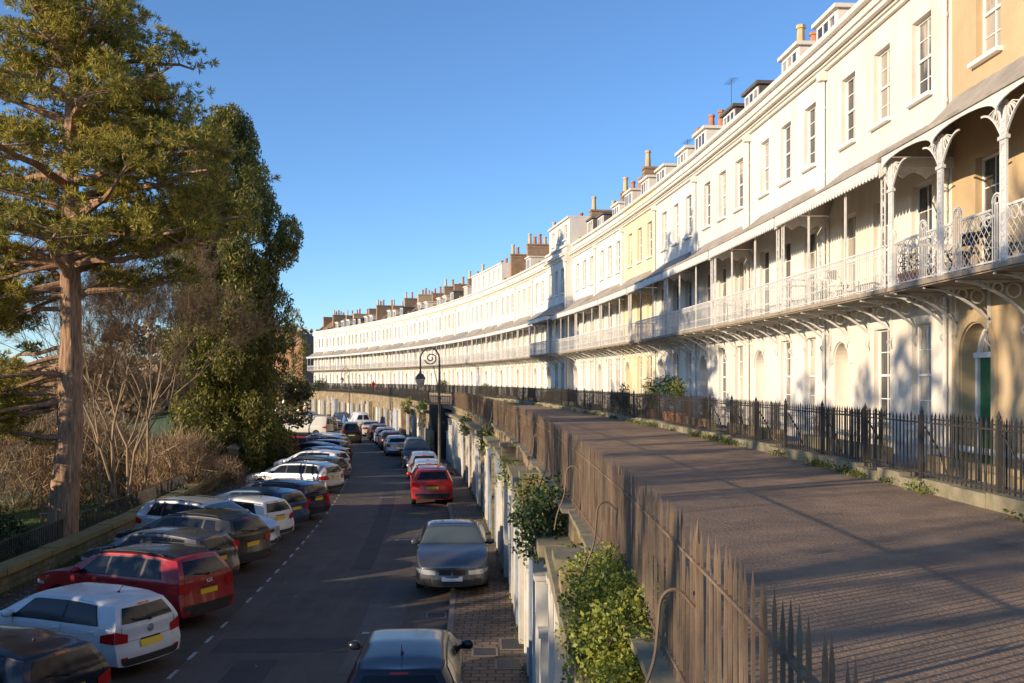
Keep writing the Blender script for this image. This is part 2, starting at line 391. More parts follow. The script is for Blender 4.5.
def pavement():                              # pavers follow the pavement: one mesh in its own frame
    ribbon('pavement', -14, 62, lambda s: edge_off(s) - 0.1, 10.42, ROAD + 0.115, M['paver'], thick=0.2)
    ribbon('pavement', 62, 205, lambda s: 9.4, 11.2, ROAD + 0.112, M['paver'], thick=0.2)
    ribbon('kerb', -14, 62, 10.42, 10.55, ROAD + 0.12, M['kerb'], thick=0.3)
pavement()
def dashes():
    mb = MB(); s = 6.0
    while s < 100:
        a, b = s, s + 0.58
        if random.random() > 0.05: mb.quad(P(a, 15.54, ROAD+0.004), P(a, 15.615, ROAD+0.004), P(b, 15.615, ROAD+0.004), P(b, 15.54, ROAD+0.004))
        s += 1.31
    for s, o0, o1 in ((40.5, 12.6, 13.6), (27.5, 11.7, 12.5), (53, 12.6, 13.5), (66, 12.7, 13.5), (14.5, 11.9, 12.4)):
        mb.quad(P(s, o0, ROAD+0.004), P(s, o1, ROAD+0.004), P(s+0.16, o1, ROAD+0.004), P(s+0.16, o0, ROAD+0.004))
    tag(mb.build('road_marking', M['paint']), kind='structure')
dashes()
# old trench repairs in the carriageway
M['patch'] = mk('asphalt_repair', (0.066,0.056,0.048), 0.85, c2=(0.045,0.039,0.035), vscale=1.5, bump=0.4, bscale=80)
M['patch2'] = mk('pale_asphalt_repair', (0.15,0.125,0.105), 0.85, c2=(0.095,0.08,0.068), vscale=1.5, bump=0.4, bscale=80)
for a, b, c_, d, m_ in ((11.5,17.5,11.6,12.5,'patch2'),(13,14.2,12.5,15.3,'patch'),(22,44,12.9,13.5,'patch'),(30,33,11.0,12.2,'patch2'),(47,49,12.2,15.4,'patch2'),(8,12.5,13.8,14.6,'patch')): ribbon('road_repair', a, b, c_, d, ROAD+0.0025, M[m_], step=1.0)

# ------------------------------------------------------------------ houses
def arc_pts(cx, cz, r, a0, a1, n): return [(cx + r*math.cos(a0+(a1-a0)*i/n), cz + r*math.sin(a0+(a1-a0)*i/n)) for i in range(n+1)]
def wall_mesh(W_, z0, z1, rects, arches, rec=0.2, body=9.0):
    mb = MB(); x0, x1 = -W_/2, W_/2
    ops = [(a, b, c, d) for a, b, c, d in rects] + [(cx - r, cx + r, zb, zs + r) for cx, r, zb, zs in arches]
    xs = sorted({x0, x1, *[o[0] for o in ops], *[o[1] for o in ops]})
    zs_ = sorted({z0, z1, *[o[2] for o in ops], *[o[3] for o in ops]})
    for i in range(len(xs)-1):
        for j in range(len(zs_)-1):
            mx, mz = (xs[i]+xs[i+1])/2, (zs_[j]+zs_[j+1])/2
            if any(o[0] < mx < o[1] and o[2] < mz < o[3] for o in ops): continue
            mb.quad((xs[i],0,zs_[j]), (xs[i+1],0,zs_[j]), (xs[i+1],0,zs_[j+1]), (xs[i],0,zs_[j+1]))
    def reveal(pts, r):
        for (a, c), (b, d) in zip(pts, pts[1:]): mb.quad((a,0,c), (b,0,d), (b,r,d), (a,r,c))
    for a, b, c, d in rects: reveal([(a,c),(b,c),(b,d),(a,d),(a,c)], rec)
    for cx, r, zb, zs in arches:
        arc = arc_pts(cx, zs, r, 0, PI, 14)
        reveal([(cx-r,zb),(cx+r,zb)] + arc + [(cx-r,zb)], 0.62)
        for (a, c), (b, d) in zip(arc, arc[1:]):
            mb.quad((a,0,c), (b,0,d), (b,0,zs+r), (a,0,zs+r))
    mb.quad((x1,0.0,z0),(x1,body,z0),(x1,body,z1),(x1,0.0,z1)); mb.quad((x0,body,z0),(x0,0,z0),(x0,0,z1),(x0,body,z1))
    mb.quad((x1,body,z0),(x0,body,z0),(x0,body,z1),(x1,body,z1))
    return mb
def window_meshes(w, h, rows, cols=2, split=True, sill=True):
    f = MB(); x0, x1 = -w/2, w/2; t = 0.055
    f.box(x0, x0+t, 0, 0.08, 0, h); f.box(x1-t, x1, 0, 0.08, 0, h); f.box(x0+t, x1-t, 0, 0.08, 0, t+0.02); f.box(x0+t, x1-t, 0, 0.08, h-t, h)
    if split: f.box(x0+t, x1-t, -0.012, 0.07, h/2-0.025, h/2+0.03)
    for c in range(1, cols): f.box(x0+w*c/cols-0.011, x0+w*c/cols+0.011, 0.01, 0.05, t, h-t)
    for r in range(1, rows):
        if split and r*2 == rows: continue
        f.box(x0+t, x1-t, 0.012, 0.048, h*r/rows-0.011, h*r/rows+0.011)
    if sill: f.box(x0-0.10, x1+0.10, -0.27, 0.0, -0.085, -0.003)
    g = MB(); g.box(x0+t*0.5, x1-t*0.5, 0.032, 0.044, t*0.5, h-t*0.5)
    return f, g
RX = [(2.19), (0.05), (-2.10)]
def make_house(style, wallm):
    cream = style == 'ochre'
    root = empty('terraced_house')
    rects = [(x-0.475, x+0.475, 0.72, 3.0) for x in RX[:2]] + [(x-0.5, x+0.5, 3.72, 6.15) for x in RX] + [(x-0.475, x+0.475, 8.05, 9.85) for x in RX]
    arches = [(-2.55, 0.62 if cream else 0.56, 0.05, 2.26 if cream else 2.2)]
    wl = wall_mesh(W, -2.4, 11.42, rects, arches).build('wall', wallm, root)
    # windows
    for kind, z, h, w, rows, xs in (('g', 0.72, 2.28, 0.95, 4, RX[:2]), ('f', 3.72, 2.43, 1.0, 4, RX), ('s', 8.05, 1.80, 0.95, 4, RX)):
        fm, gm = window_meshes(w, h, rows, 2, True, kind != 'f')
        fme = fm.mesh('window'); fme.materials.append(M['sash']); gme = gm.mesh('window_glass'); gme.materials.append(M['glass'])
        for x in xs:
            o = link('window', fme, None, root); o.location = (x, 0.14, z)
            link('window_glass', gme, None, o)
    # lintel panels over ground windows, only the small pale blocks seen on the near house
    # door
    d = MB(); cx = -2.55; r = arches[0][1]; zs = arches[0][3]
    dy = -0.16 if cream else 0.0; jb = 0.09 if cream else 0.14
    d.box(cx-r+jb, cx+r-jb, 0.50+dy, 0.56+dy, 0.06, zs-0.06)
    for pz0, pz1 in ((0.25,0.95),(1.1,2.0)):
        for sx in (-1, 1): d.box(cx+sx*0.2-0.13, cx+sx*0.2+0.13, 0.48+dy, 0.50+dy, pz0, pz1)
    do = d.build('door', M['door_green'] if cream else M['door_white'], root)
    hb = MB(); hb.lathe([(0.0,0),(0.03,0.01),(0.035,0.04),(0,0.06)], (cx+0.25, 0.42+dy, 1.05), 8, 'y'); hb.build('door_knob', M['chrome'], do)
    fr = MB(); fr.box(cx-r, cx-r+jb, 0.44+dy, 0.60+dy, 0.06, zs-0.06); fr.box(cx+r-jb, cx+r, 0.44+dy, 0.60+dy, 0.06, zs-0.06); fr.box(cx-r, cx+r, 0.40+dy, 0.60+dy, zs-0.06, zs+0.05)
    for a, b in zip(arc_pts(cx, zs, r-0.04, 0, PI, 12), arc_pts(cx, zs, r-0.04, 0, PI, 12)[1:]): fr.bar((a[0],0.52+dy,a[1]), (b[0],0.52+dy,b[1]), 0.09, 0.08)
    for k in range(1, 5):
        a = PI*k/5; fr.bar((cx, 0.54+dy, zs+0.05), (cx+(r-0.06)*math.cos(a), 0.54+dy, zs+(r-0.06)*math.sin(a)), 0.02)
    fr.build('door_frame', M['sash'], root)
    fl = MB(); pts = arc_pts(cx, zs, r-0.02, 0, PI, 14); fl.prism(pts, 0.575+dy, 0.59+dy); fl.build('fanlight', M['glass'], root)
    # moulded arch round the door
    am = MB(); ro, ri = r+0.2, r+0.03
    a1 = arc_pts(cx, zs, ro, 0, PI, 16); a2 = arc_pts(cx, zs, ri, 0, PI, 16)
    for i in range(16): am.prism([a1[i], a1[i+1], a2[i+1], a2[i]], -0.05, 0.01)
    if cream:
        for sx in (-1, 1): am.box(min(cx+sx*ro, cx+sx*ri), max(cx+sx*ro, cx+sx*ri), -0.05, 0.01, 0.05, zs)
    am.build('door_arch', M['ochre'] if cream else M['trim'], root)
    st = MB(); st.box(cx-0.8, cx+0.8, -1.38, 0.5, -0.25, 0.06); st.build('doorstep', M['concrete'], root)
    # blocks of pale render above the ground-floor windows
    for x in RX[:2]:
        hb = MB(); hb.box(x-0.53, x+0.53, -0.02, 0.004, 3.03, 3.33); hb.build('lintel', M['trim'], root)
    # cornice and parapet, low blocking course
    c = MB(); hw = W/2 - 0.004
    for y, z0, z1 in ((-0.10,10.46,10.56),(-0.16,10.56,10.64),(-0.30,10.64,10.76),(-0.36,10.76,10.82),(-0.09,10.82,11.02),(-0.15,11.30,11.44)): c.box(-hw, hw, y, 0.3 if z1 > 11.2 else -0.002, z0, z1)
    c.build('cornice', M['trim'], root)
    # plinth string under balcony
    p = MB(); p.box(-hw, hw, -0.06, -0.002, 0.30, 0.42); p.build('plinth', M['trim'], root)
    # downpipe at the near party line
    dp = MB(); x = W/2 - 0.16
    dp.tube([(x,-0.07,-2.2),(x,-0.07,10.3),(x,-0.02,10.5)], 0.048, 8)
    for z in (1.5,3.2,5.3,7.6,9.4): dp.lathe([(0.062,z),(0.062,z+0.09)], (x,-0.07,0), 8)
    dp.box(x-0.14, x+0.14, -0.22, -0.01, 10.2, 10.45)
    dp.build('downpipe', M['trim'], root)
    # balcony
    D = 1.36; bw = W/2 - 0.12
    fz0, fz1 = 3.55, 3.66
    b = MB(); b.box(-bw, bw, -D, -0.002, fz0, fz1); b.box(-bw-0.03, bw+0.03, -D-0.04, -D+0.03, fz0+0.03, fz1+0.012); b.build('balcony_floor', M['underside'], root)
    rl = MB(); rt = 4.56
    if not cream:
        for zz, th in ((rt,0.032),(rt-0.17,0.016),(fz1+0.32,0.016),(fz1+0.07,0.020)):
            rl.box(-bw, bw, -D-th/2, -D+th/2, zz-th/2, zz+th/2)
            for sx in (-1, 1): rl.box(sx*bw-th/2, sx*bw+th/2, -D+th/2, -0.0, zz-th/2, zz+th/2)
        n = int(2*bw/0.125)
        for i in range(n+1):
            x = -bw + 2*bw*i/n; rl.box(x-0.0065, x+0.0065, -D-0.0065, -D+0.0065, fz1, rt)
            if i < n:
                xc = x + bw/n
                for (a, e) in zip(arc_pts(xc, rt-0.085, 0.052, 0, 2*PI, 7), arc_pts(xc, rt-0.085, 0.052, 0, 2*PI, 7)[1:]): rl.bar((a[0],-D,a[1]), (e[0],-D,e[1]), 0.009)
        for sx in (-1, 1):
            for i in range(1, 10): rl.box(sx*bw-0.009, sx*bw+0.009, -D+D*i/10-0.009, -D+D*i/10+0.009, fz1, rt)
    else:
        npan = 5
        for i in range(npan):
            a, e = -bw + 2*bw*i/npan, -bw + 2*bw*(i+1)/npan
            st_ = a + 0.36; hump = rt + 0.10
            for k in range(5): x = a + 0.03 + k*0.075; rl.box(x-0.008, x+0.008, -D-0.008, -D+0.008, fz1, hump)
            for q, w_ in zip(arc_pts(a+0.18, hump, 0.15, 0, PI, 8), arc_pts(a+0.18, hump, 0.15, 0, PI, 8)[1:]): rl.bar((q[0],-D,q[1]), (w_[0],-D,w_[1]), 0.03)
            for q, w_ in zip(arc_pts(a+0.18, hump+0.04, 0.07, 0, 2*PI, 8), arc_pts(a+0.18, hump+0.04, 0.07, 0, 2*PI, 8)[1:]): rl.bar((q[0],-D,q[1]), (w_[0],-D,w_[1]), 0.018)
            rl.bar((st_,-D,rt), (e,-D,rt), 0.04); rl.bar((a,-D,fz1+0.05), (e,-D,fz1+0.05), 0.03)
            nn = 6; ww = (e - st_)/nn
            for k in range(-3, nn+4):                 # lattice / swirl panel
                for dr in (1, -1):
                    xa, za = st_+k*ww, fz1+0.06; xb, zb = xa+dr*0.8, rt
                    pts = []
                    for q in range(13):
                        t = q/12; x = xa+(xb-xa)*t; z = za+(zb-za)*t
                        if st_ <= x <= e: pts.append((x,-D,z))
                    if len(pts) > 1: rl.bar(pts[0], pts[-1], 0.009)
            for k in range(4):
                cxx = st_ + (e-st_)*(k+0.5)/4
                for q, w_ in zip(arc_pts(cxx, rt-0.14, 0.11, 0, 2*PI, 10), arc_pts(cxx, rt-0.14, 0.11, 0, 2*PI, 10)[1:]): rl.bar((q[0],-D,q[1]), (w_[0],-D,w_[1]), 0.018)
        for sx in (-1, 1):
            rl.bar((sx*bw,-D,rt), (sx*bw,0,rt), 0.04)
            for i in range(1, 10): rl.box(sx*bw-0.009, sx*bw+0.009, -D+D*i/10-0.009, -D+D*i/10+0.009, fz1, rt)
    rl.build('balcony_railing', M['whiteiron'], root)
    # scroll brackets
    br = MB()
    pts = [(0, -0.02 - (D-0.1)*t, 3.53 - 0.62*(1-t)**1.9) for t in [i/9 for i in range(10)]]
    for a, e in zip(pts, pts[1:]): br.bar(a, e, 0.05, 0.045)
    br.bar((0,-0.03,3.525),(0,-D+0.05,3.525),0.05,0.04); br.bar((0,-0.03,2.75),(0,-0.03,3.52),0.05,0.05)
    for cy, cz, rr in ((-0.26,3.36,0.13),(-0.55,3.41,0.09),(-0.78,3.45,0.06)):
        q = [(0, cy+rr*math.cos(2*PI*k/10), cz+rr*math.sin(2*PI*k/10)) for k in range(11)]
        for a, e in zip(q, q[1:]): br.bar(a, e, 0.03, 0.025)
    q = [(0, -0.07-0.06*math.sin(k/8*1.6*PI)*(1-k/14), 2.72-0.22*k/8) for k in range(9)]
    for a, e in zip(q, q[1:]): br.bar(a, e, 0.035)
    bme = br.mesh('bracket'); bme.materials.append(M['whiteiron'])
    for i in range(6):
        o = link('bracket', bme, None, root); o.location = (-bw+0.15+(2*bw-0.3)*i/5, 0, 0)
    # canopy: curved sheet with hipped ends
    cz0, cz1 = (6.42, 7.62) if cream else (6.36, 7.36)
    DD = D + 0.16; cv = MB(); nu = 8; cols = 30; grid = []
    for j in range(nu+1):
        t = j/nu; y = -DD + DD*t; z = cz0 + (cz1-cz0)*(t**(1.5 if cream else 1.35))
        inset = (0.0 if cream else 1.0)*t
        grid.append([( (-bw-0.06+inset) + (2*bw+0.12-2*inset)*i/cols, y, z + (0.012 if i % 2 else 0)) for i in range(cols+1)])
    vs = [p for row in grid for p in row]; fs = []
    for j in range(nu):
        for i in range(cols): a = j*(cols+1)+i; fs.append((a, a+1, a+cols+2, a+cols+1))
    cv.add(vs, fs); k = len(cv.v); cv.v += [(x, y, z-0.03) for x, y, z in vs]; cv.f += [tuple(k+i for i in f[::-1]) for f in fs]
    if not cream:
        for sx in (0, cols):                  # hip ends down to the outer corner
            for j in range(nu):
                a = grid[j][sx]; e = grid[j+1][sx]; x0 = grid[0][sx][0]
                cv.add([a, e, (x0, e[1], cz0), (x0, a[1], cz0)], [(0,1,2,3)])
    else:
        for sx in (0, cols):
            for j in range(nu):
                a = grid[j][sx]; e = grid[j+1][sx]; cv.add([a, e, (e[0], e[1], cz0-0.02), (a[0], a[1], cz0-0.02)], [(0,1,2,3)])
    cv.box(-bw-0.08, bw+0.08, -DD-0.05, -DD+0.03, cz0-0.05, cz0+0.015)
    cv.build('canopy_roof', M['tin'], root)
    va = MB(); vx = bw+0.03; ztop = cz0-0.051
    if not cream:
        n = 40; tw = 2*vx/n
        def tooth(x, w_): return [(x, ztop), (x, ztop-0.17), (x+w_*0.18, ztop-0.27), (x+w_*0.5, ztop-0.31), (x+w_*0.82, ztop-0.27), (x+w_, ztop-0.17), (x+w_, ztop)]
        for i in range(n): va.prism(tooth(-vx+i*tw, tw), -DD-0.02, -DD+0.005)
        for sx in (-1, 1):                    # end valances, cusped
            for i in range(3):
                y0, y1 = -DD+0.01+(DD-0.02)*i/3, -DD+0.01+(DD-0.02)*(i+1)/3; ym = (y0+y1)/2
                pl = [(y0, ztop), (y0, ztop-0.34), (y0+0.1, ztop-0.26), (ym, ztop-0.20), (y1-0.1, ztop-0.26), (y1, ztop-0.34), (y1, ztop)]
                nb = len(pl); vs = [(sx*vx-0.012, a, c_) for a, c_ in pl]+[(sx*vx+0.012, a, c_) for a, c_ in pl]
                va.add(vs, [tuple(range(nb)), tuple(range(2*nb-1, nb-1, -1))]+[(i_, (i_+1) % nb, (i_+1) % nb+nb, i_+nb) for i_ in range(nb)])
    else:
        npan = 3
        for i in range(npan):
            a, e = -bw+2*bw*i/npan, -bw+2*bw*(i+1)/npan; m_ = (a+e)/2; hw_ = (e-a)/2
            arc = [(m_+hw_*math.cos(t), ztop-0.36+0.29*math.sin(t)**0.6) for t in [PI*k/14 for k in range(15)]]
            for (x0_, z0_), (x1_, z1_) in zip(arc, arc[1:]): va.prism([(x0_,z0_),(x1_,z1_),(x1_,ztop),(x0_,ztop)], -DD-0.015, -DD+0.01)
        for sx in (-1, 1): va.box(sx*vx-0.012, sx*vx+0.012, -DD+0.01, 0, ztop-0.2, ztop)
    va.build('valance', M['whiteiron'], root)
    po = MB()
    if not cream:
        pm = MB(); hh = ztop - fz1 - 0.17
        for sx in (-1, 1): pm.box(sx*0.085-0.016, sx*0.085+0.016, -0.016, 0.016, 0, hh)
        for k in range(9):
            z = hh*k/9; zz = hh*(k+1)/9
            if k % 2 == 0: pm.bar((-0.08,0,z+0.03),(0.08,0,zz-0.02),0.014); pm.bar((0.08,0,z+0.03),(-0.08,0,zz-0.02),0.014)
            else:
                q = arc_pts(0, (z+zz)/2, 0.07, 0, 2*PI, 8)
                for a, e in zip(q, q[1:]): pm.bar((a[0],0,a[1]),(e[0],0,e[1]),0.014)
        pme = pm.mesh('canopy_post'); pme.materials.append(M['whiteiron'])
        sm = MB(); sm.box(-0.022, 0.022, -0.022, 0.022, 0, hh); sme = sm.mesh('canopy_post'); sme.materials.append(M['whiteiron'])
        for x, me in ((-bw+0.11, pme), (bw-0.11, pme), (-bw*0.36, sme), (bw*0.36, sme)):
            o = link('canopy_post', me, None, root); o.location = (x, -D-0.0, fz1)
        for sx in (-1, 1):
            o = link('canopy_post', sme, None, root); o.location = (sx*(bw-0.02), -0.06, fz1)
    else:
        pm = MB(); hh = ztop - fz1 - 0.12
        pm.box(-0.10, -0.055, -0.02, 0.02, 0, hh); pm.box(0.055, 0.10, -0.02, 0.02, 0, hh); pm.box(-0.04, 0.04, -0.008, 0.008, 0, hh)
        pm.box(-0.13,0.13,-0.04,0.04,hh-0.62,hh-0.56)
        for k in range(14):
            z = hh*(k+0.5)/14; q = arc_pts(0, z, 0.05, 0, 2*PI, 7)
            for a, e in zip(q, q[1:]): pm.bar((a[0],-0.012,a[1]),(e[0],-0.012,e[1]),0.018)
        for sx in (-1, 1):
            q = [(sx*(0.1+0.62*t), hh-0.50+0.42*(1-(1-t)**2.2)) for t in [k/8 for k in range(9)]]
            for a, e in zip(q, q[1:]): pm.bar((a[0],0,a[1]),(e[0],0,e[1]),0.032)
            for k in range(1, 6): pm.bar((sx*(0.1+0.08*k),0,hh-0.50+0.42*(1-(1-0.08*k/0.62)**2.2)), (sx*(0.10+0.03*k),0,hh-0.05), 0.016)
            q = arc_pts(sx*0.23, hh-0.20, 0.10, 0, 2*PI, 9)
            for a, e in zip(q, q[1:]): pm.bar((a[0],0,a[1]),(e[0],0,e[1]),0.022)
        pme = pm.mesh('canopy_post'); pme.materials.append(M['whiteiron'])
        for i in range(4):
            o = link('canopy_post', pme, None, root); o.location = (-bw+0.11+(2*bw-0.22)*i/3, -D-0.02, fz1)
    # roof behind the parapet: slope, ridge, back slope
    rf = MB(); hw = W/2
    prof = [(0.30,11.36),(0.62,11.2),(1.0,11.35),(3.9,13.9),(7.6,11.5),(9.0,11.42)]
    for (y0,z0),(y1,z1) in zip(prof, prof[1:]): rf.quad((-hw,y0,z0),(hw,y0,z0),(hw,y1,z1),(-hw,y1,z1))
    rfo = rf.build('roof', M['slate'], root)
    # party wall and chimney stack
    pw = MB(); x = -hw
    pw.prism([(x+0.001,11.3),(x+0.36,11.3),(x+0.36,11.9),(x+0.001,11.9)], 0.4, 1.3)
    poly = [(0.9,11.3),(0.9,11.75),(3.2,13.75),(4.6,13.75),(8.4,11.7),(8.4,11.3)]
    nb = len(poly); vs = [(x+0.002, a, c_) for a, c_ in poly]+[(x+0.34, a, c_) for a, c_ in poly]
    pw.add(vs, [tuple(range(nb)), tuple(range(2*nb-1,nb-1,-1))]+[(i, (i+1) % nb, (i+1) % nb+nb, i+nb) for i in range(nb)])
    pw.build('party_wall', M['chimney'], root)
    ch = MB(); ch.box(x+0.004, x+0.56, 1.3, 4.2, 11.9, 14.65); ch.box(x-0.05, x+0.62, 1.24, 4.26, 14.65, 14.78); ch.box(x-0.02, x+0.59, 1.27, 4.23, 14.4, 14.47)
    cho = ch.build('chimney', M['chimney'], root)
    for i in range(6):
        pt = MB(); hgt = random.choice((0.5,0.6,0.7,0.95))
        pt.lathe([(0.17,0),(0.145,hgt*0.6),(0.135,hgt*0.85),(0.18,hgt*0.87),(0.17,hgt)], (x+0.28, 1.55+0.48*i, 14.78), 8)
        pt.build('chimney_pot', M['potbuff'] if i % 3 == 0 else M['pot'], cho)
    # dormers
    for dx in (-1.7, 1.5):
        dm = MB(); a, e = dx-0.85, dx+0.85
        dm.prism([(a,11.15),(e,11.15),(e,12.72),(a,12.72)], 0.80, 3.0); dm.box(a-0.1, e+0.1, 0.66, 3.1, 12.72, 12.84)
        d_ = dm.build('dormer', M['lead'] if style == 'dark' else M['warmwhite'], root)
        fm = MB(); 
        for k in range(4): fm.box(a+0.12+k*(1.46/3)-0.03, a+0.12+k*(1.46/3)+0.03, 0.75, 0.797, 11.6, 12.6)
        fm.box(a+0.1, e-0.1, 0.75, 0.797, 12.58, 12.66); fm.box(a+0.1, e-0.1, 0.74, 0.797, 11.55, 11.63)
        fm.build('dormer_frame', M['sash'], d_)
        gm = MB(); gm.box(a+0.12, e-0.12, 0.775, 0.796, 11.62, 12.6); gm.build('dormer_glass', M['glass'], d_)
    return root
ORD = ['first','second','third','fourth','fifth','sixth','seventh','eighth','ninth','tenth','eleventh','twelfth','thirteenth','fourteenth','fifteenth','sixteenth','seventeenth','eighteenth','nineteenth','twentieth','twenty-first','twenty-second','twenty-third','twenty-fourth','twenty-fifth','twenty-sixth','twenty-seventh','twenty-eighth']
NH = 26
proto = make_house('plain', M['white'])
attic_proto = None
def add_attic(root, wallm):
    # a full fourth storey above the cornice
    rects = [(x-0.42, x+0.42, 11.95, 13.0) for x in RX]
    mb = wall_mesh(W, 11.46, 13.35, rects, [], 0.15, 6.0)
    mb.v = [(x*0.994, y+0.22, z) for x, y, z in mb.v]
    mb.box(-W/2+0.01, W/2-0.01, 0.08, 6.3, 13.35, 13.47)
    a = mb.build('attic_storey', wallm, root)
    fm, gm = window_meshes(0.84, 1.05, 2, 2, True, True)
    for x in RX:
        o = fm.build('window', M['sash'], a); o.location = (x, 0.33, 11.95)
        g = gm.build('window_glass', M['glass'], a); g.location = (0, 0, 0); g.parent = o
HOUSES = []
wallseq = ['warmwhite','white','greywhite','white','paleyellow','white','white','greywhite','white','warmwhite','white','white','white','white','warmwhite','white']
look = {'warmwhite':'cream-white','white':'white','greywhite':'greyish white','paleyellow':'pale yellow'}
WALLKIDS = ('wall',)
ALLH = [proto]+[copy_tree(proto) for _ in range(NH-1)]
for i in range(NH):
    h = ALLH[i]
    s = S0 + W*(i+0.5)
    off = 0.45 if i == 7 else 0.0
    h.location = P(s, off, 0); h.rotation_euler = (0, 0, rotz(s))
    wn = wallseq[i] if i < len(wallseq) else random.choice(['white','warmwhite','white','greywhite'])
    for ch in list(h.children):
        nm = ch.name.split('.')[0]
        if nm == 'wall': setmat(ch, M[wn])
        elif nm in ('roof',) and i % 3 == 1 and i > 4: setmat(ch, M['rooftile'])
        elif nm == 'dormer':
            if i > 3 and random.random() < 0.25: 
                for g in list(ch.children): bpy.data.objects.remove(g)
                bpy.data.objects.remove(ch); continue
            if i % 4 == 2: setmat(ch, M['slate'])
            ch.location.x += random.uniform(-0.25, 0.25); ch.location.z += random.uniform(-0.15, 0.12) if i > 1 else 0
        elif nm == 'chimney':
            if i in (0, 2):
                for g in list(ch.children): bpy.data.objects.remove(g)
                bpy.data.objects.remove(ch); continue
            dy = random.uniform(-0.3, 0.8); ch.location.y += dy; ch.location.z += random.uniform(-0.5, 0.2) - (1.2 if i < 3 else 0.6 if i < 8 else 0.5)
            if i % 5 == 2: setmat(ch, M['ochre'])
            pots = list(ch.children)
            for g in random.sample(pots, random.randint(1, 4)): bpy.data.objects.remove(g)
        elif nm == 'window':
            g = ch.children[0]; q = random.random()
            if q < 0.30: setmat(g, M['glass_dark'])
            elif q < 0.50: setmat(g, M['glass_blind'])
        elif nm == 'canopy_roof' and i % 5 == 3: setmat(ch, M['lead'])
    if i in (7, 11, 12):
        for ch in list(h.children):
            if ch.name.split('.')[0] in ('roof','dormer','party_wall'):
                for g in list(ch.children): bpy.data.objects.remove(g)
                bpy.data.objects.remove(ch)
        add_attic(h, M[wn])
    ex = {0:'the one next to the ochre house', 4:'the only yellow one', 7:'standing forward with a fourth storey', 11:'nearer of two tall far ones', 12:'farther of two tall far ones'}.get(i, 'with iron balcony')
    tag(h, '%s terraced house, %s, %s after the ochre house' % (look[wn], ex, ORD[i]), 'house', 'white terraced houses round the crescent')
    HOUSES.append(h)
och = make_house('ochre', M['ochre'])
s = S0 - W/2; och.location = P(s, 0); och.rotation_euler = (0, 0, rotz(s))
tag(och, 'ochre terraced house with green arched door and wide lacy balcony, at the right edge', 'house')

# ------------------------------------------------------------------ railings
def spear(mb, x, y, z0, z1, w=0.022):
    mb.box(x-w/2, x+w/2, y-w/2, y+w/2, z0, z1-0.10)
    mb.add([(x-w*0.75,y-w*0.75,z1-0.10),(x+w*0.75,y-w*0.75,z1-0.10),(x+w*0.75,y+w*0.75,z1-0.10),(x-w*0.75,y+w*0.75,z1-0.10),(x,y,z1)],[(0,1,4),(1,2,4),(2,3,4),(3,0,4),(0,3,2,1)])
def front_railing(idx, s0, s1):
    root = empty('iron_railing', P((s0+s1)/2, 2.75), rotz((s0+s1)/2))
    L = (s1-s0)
    kb = MB(); x = -L/2
    while x < L/2 - 0.05:
        w_ = min(random.uniform(0.7,1.3), L/2-x); hh = random.uniform(0.16,0.24); kb.box(x+0.004, x+w_-0.004, -0.15-random.uniform(0,0.03), 0.15, -0.1, hh); x += w_
    kb.build('kerb_wall', M['coping'], root)
    b = MB(); n = int(L/0.145)
    for i in range(n+1):
        x = -L/2+0.03+(L-0.06)*i/n; spear(b, x, 0, 0.15, 1.22 + (0.05 if i % 10 == 0 else 0), 0.019)
    b.build('bars', M['iron'], root)
    for zr in (1.06, 0.26):
        r = MB(); r.box(-L/2, L/2, -0.016, 0.016, zr, zr+0.022); r.build('rail', M['iron'], root)
    pm = MB(); pm.box(-0.03,0.03,-0.03,0.03,0.1,1.2); pm.lathe([(0.018,1.2),(0.032,1.22),(0.036,1.25),(0.02,1.28),(0.01,1.31),(0.0,1.34)], n=8)
    pm.tube([(0,0.05,1.0),(0,0.28,0.62),(0,0.42,0.2)], 0.016, 5)
    pme = pm.mesh('post'); pme.materials.append(M['iron'])
    for x in (-L/2+0.03, -L/6, L/6): link('post', pme, None, root).location = (x, 0, 0)
    # return railings back to the house beside the door, and area railing
    a = MB()
    for sx, x in ((1, L/2-0.06),):
        for i in range(11): spear(a, x, 0.15+i*0.125, 0.1, 1.2, 0.02)
        a.box(x-0.015, x+0.015, 0.1, 1.5, 1.03, 1.05)
    x0, x1 = -L/2+2.0, L/2-0.1
    for i in range(int((x1-x0)/0.15)+1): spear(a, x0+i*0.15, 1.42, 0.3, 1.16, 0.017)
    a.box(x0, x1, 1.408, 1.432, 1.0, 1.02)
    a.build('area_railing', M['iron'], root)
    w_ = MB(); w_.box(x0-0.05, x1+0.05, 1.32, 1.52, -2.3, 0.34); w_.build('area_wall', M['vaultstone'] if idx % 3 else M['coping'], root)
    return root
k = 0
for i in range(-2, NH):
    r_ = front_railing(i, S0+W*i+0.02, S0+W*(i+1)-0.02)
    where = 'the ochre house' if i == -1 else ('the ochre house, its nearer end running out of the right edge' if i == -2 else 'the %s house after the ochre one' % ORD[i])
    tag(r_, 'black spear-topped railing before %s' % where, 'railing', 'iron railings in front of the houses')

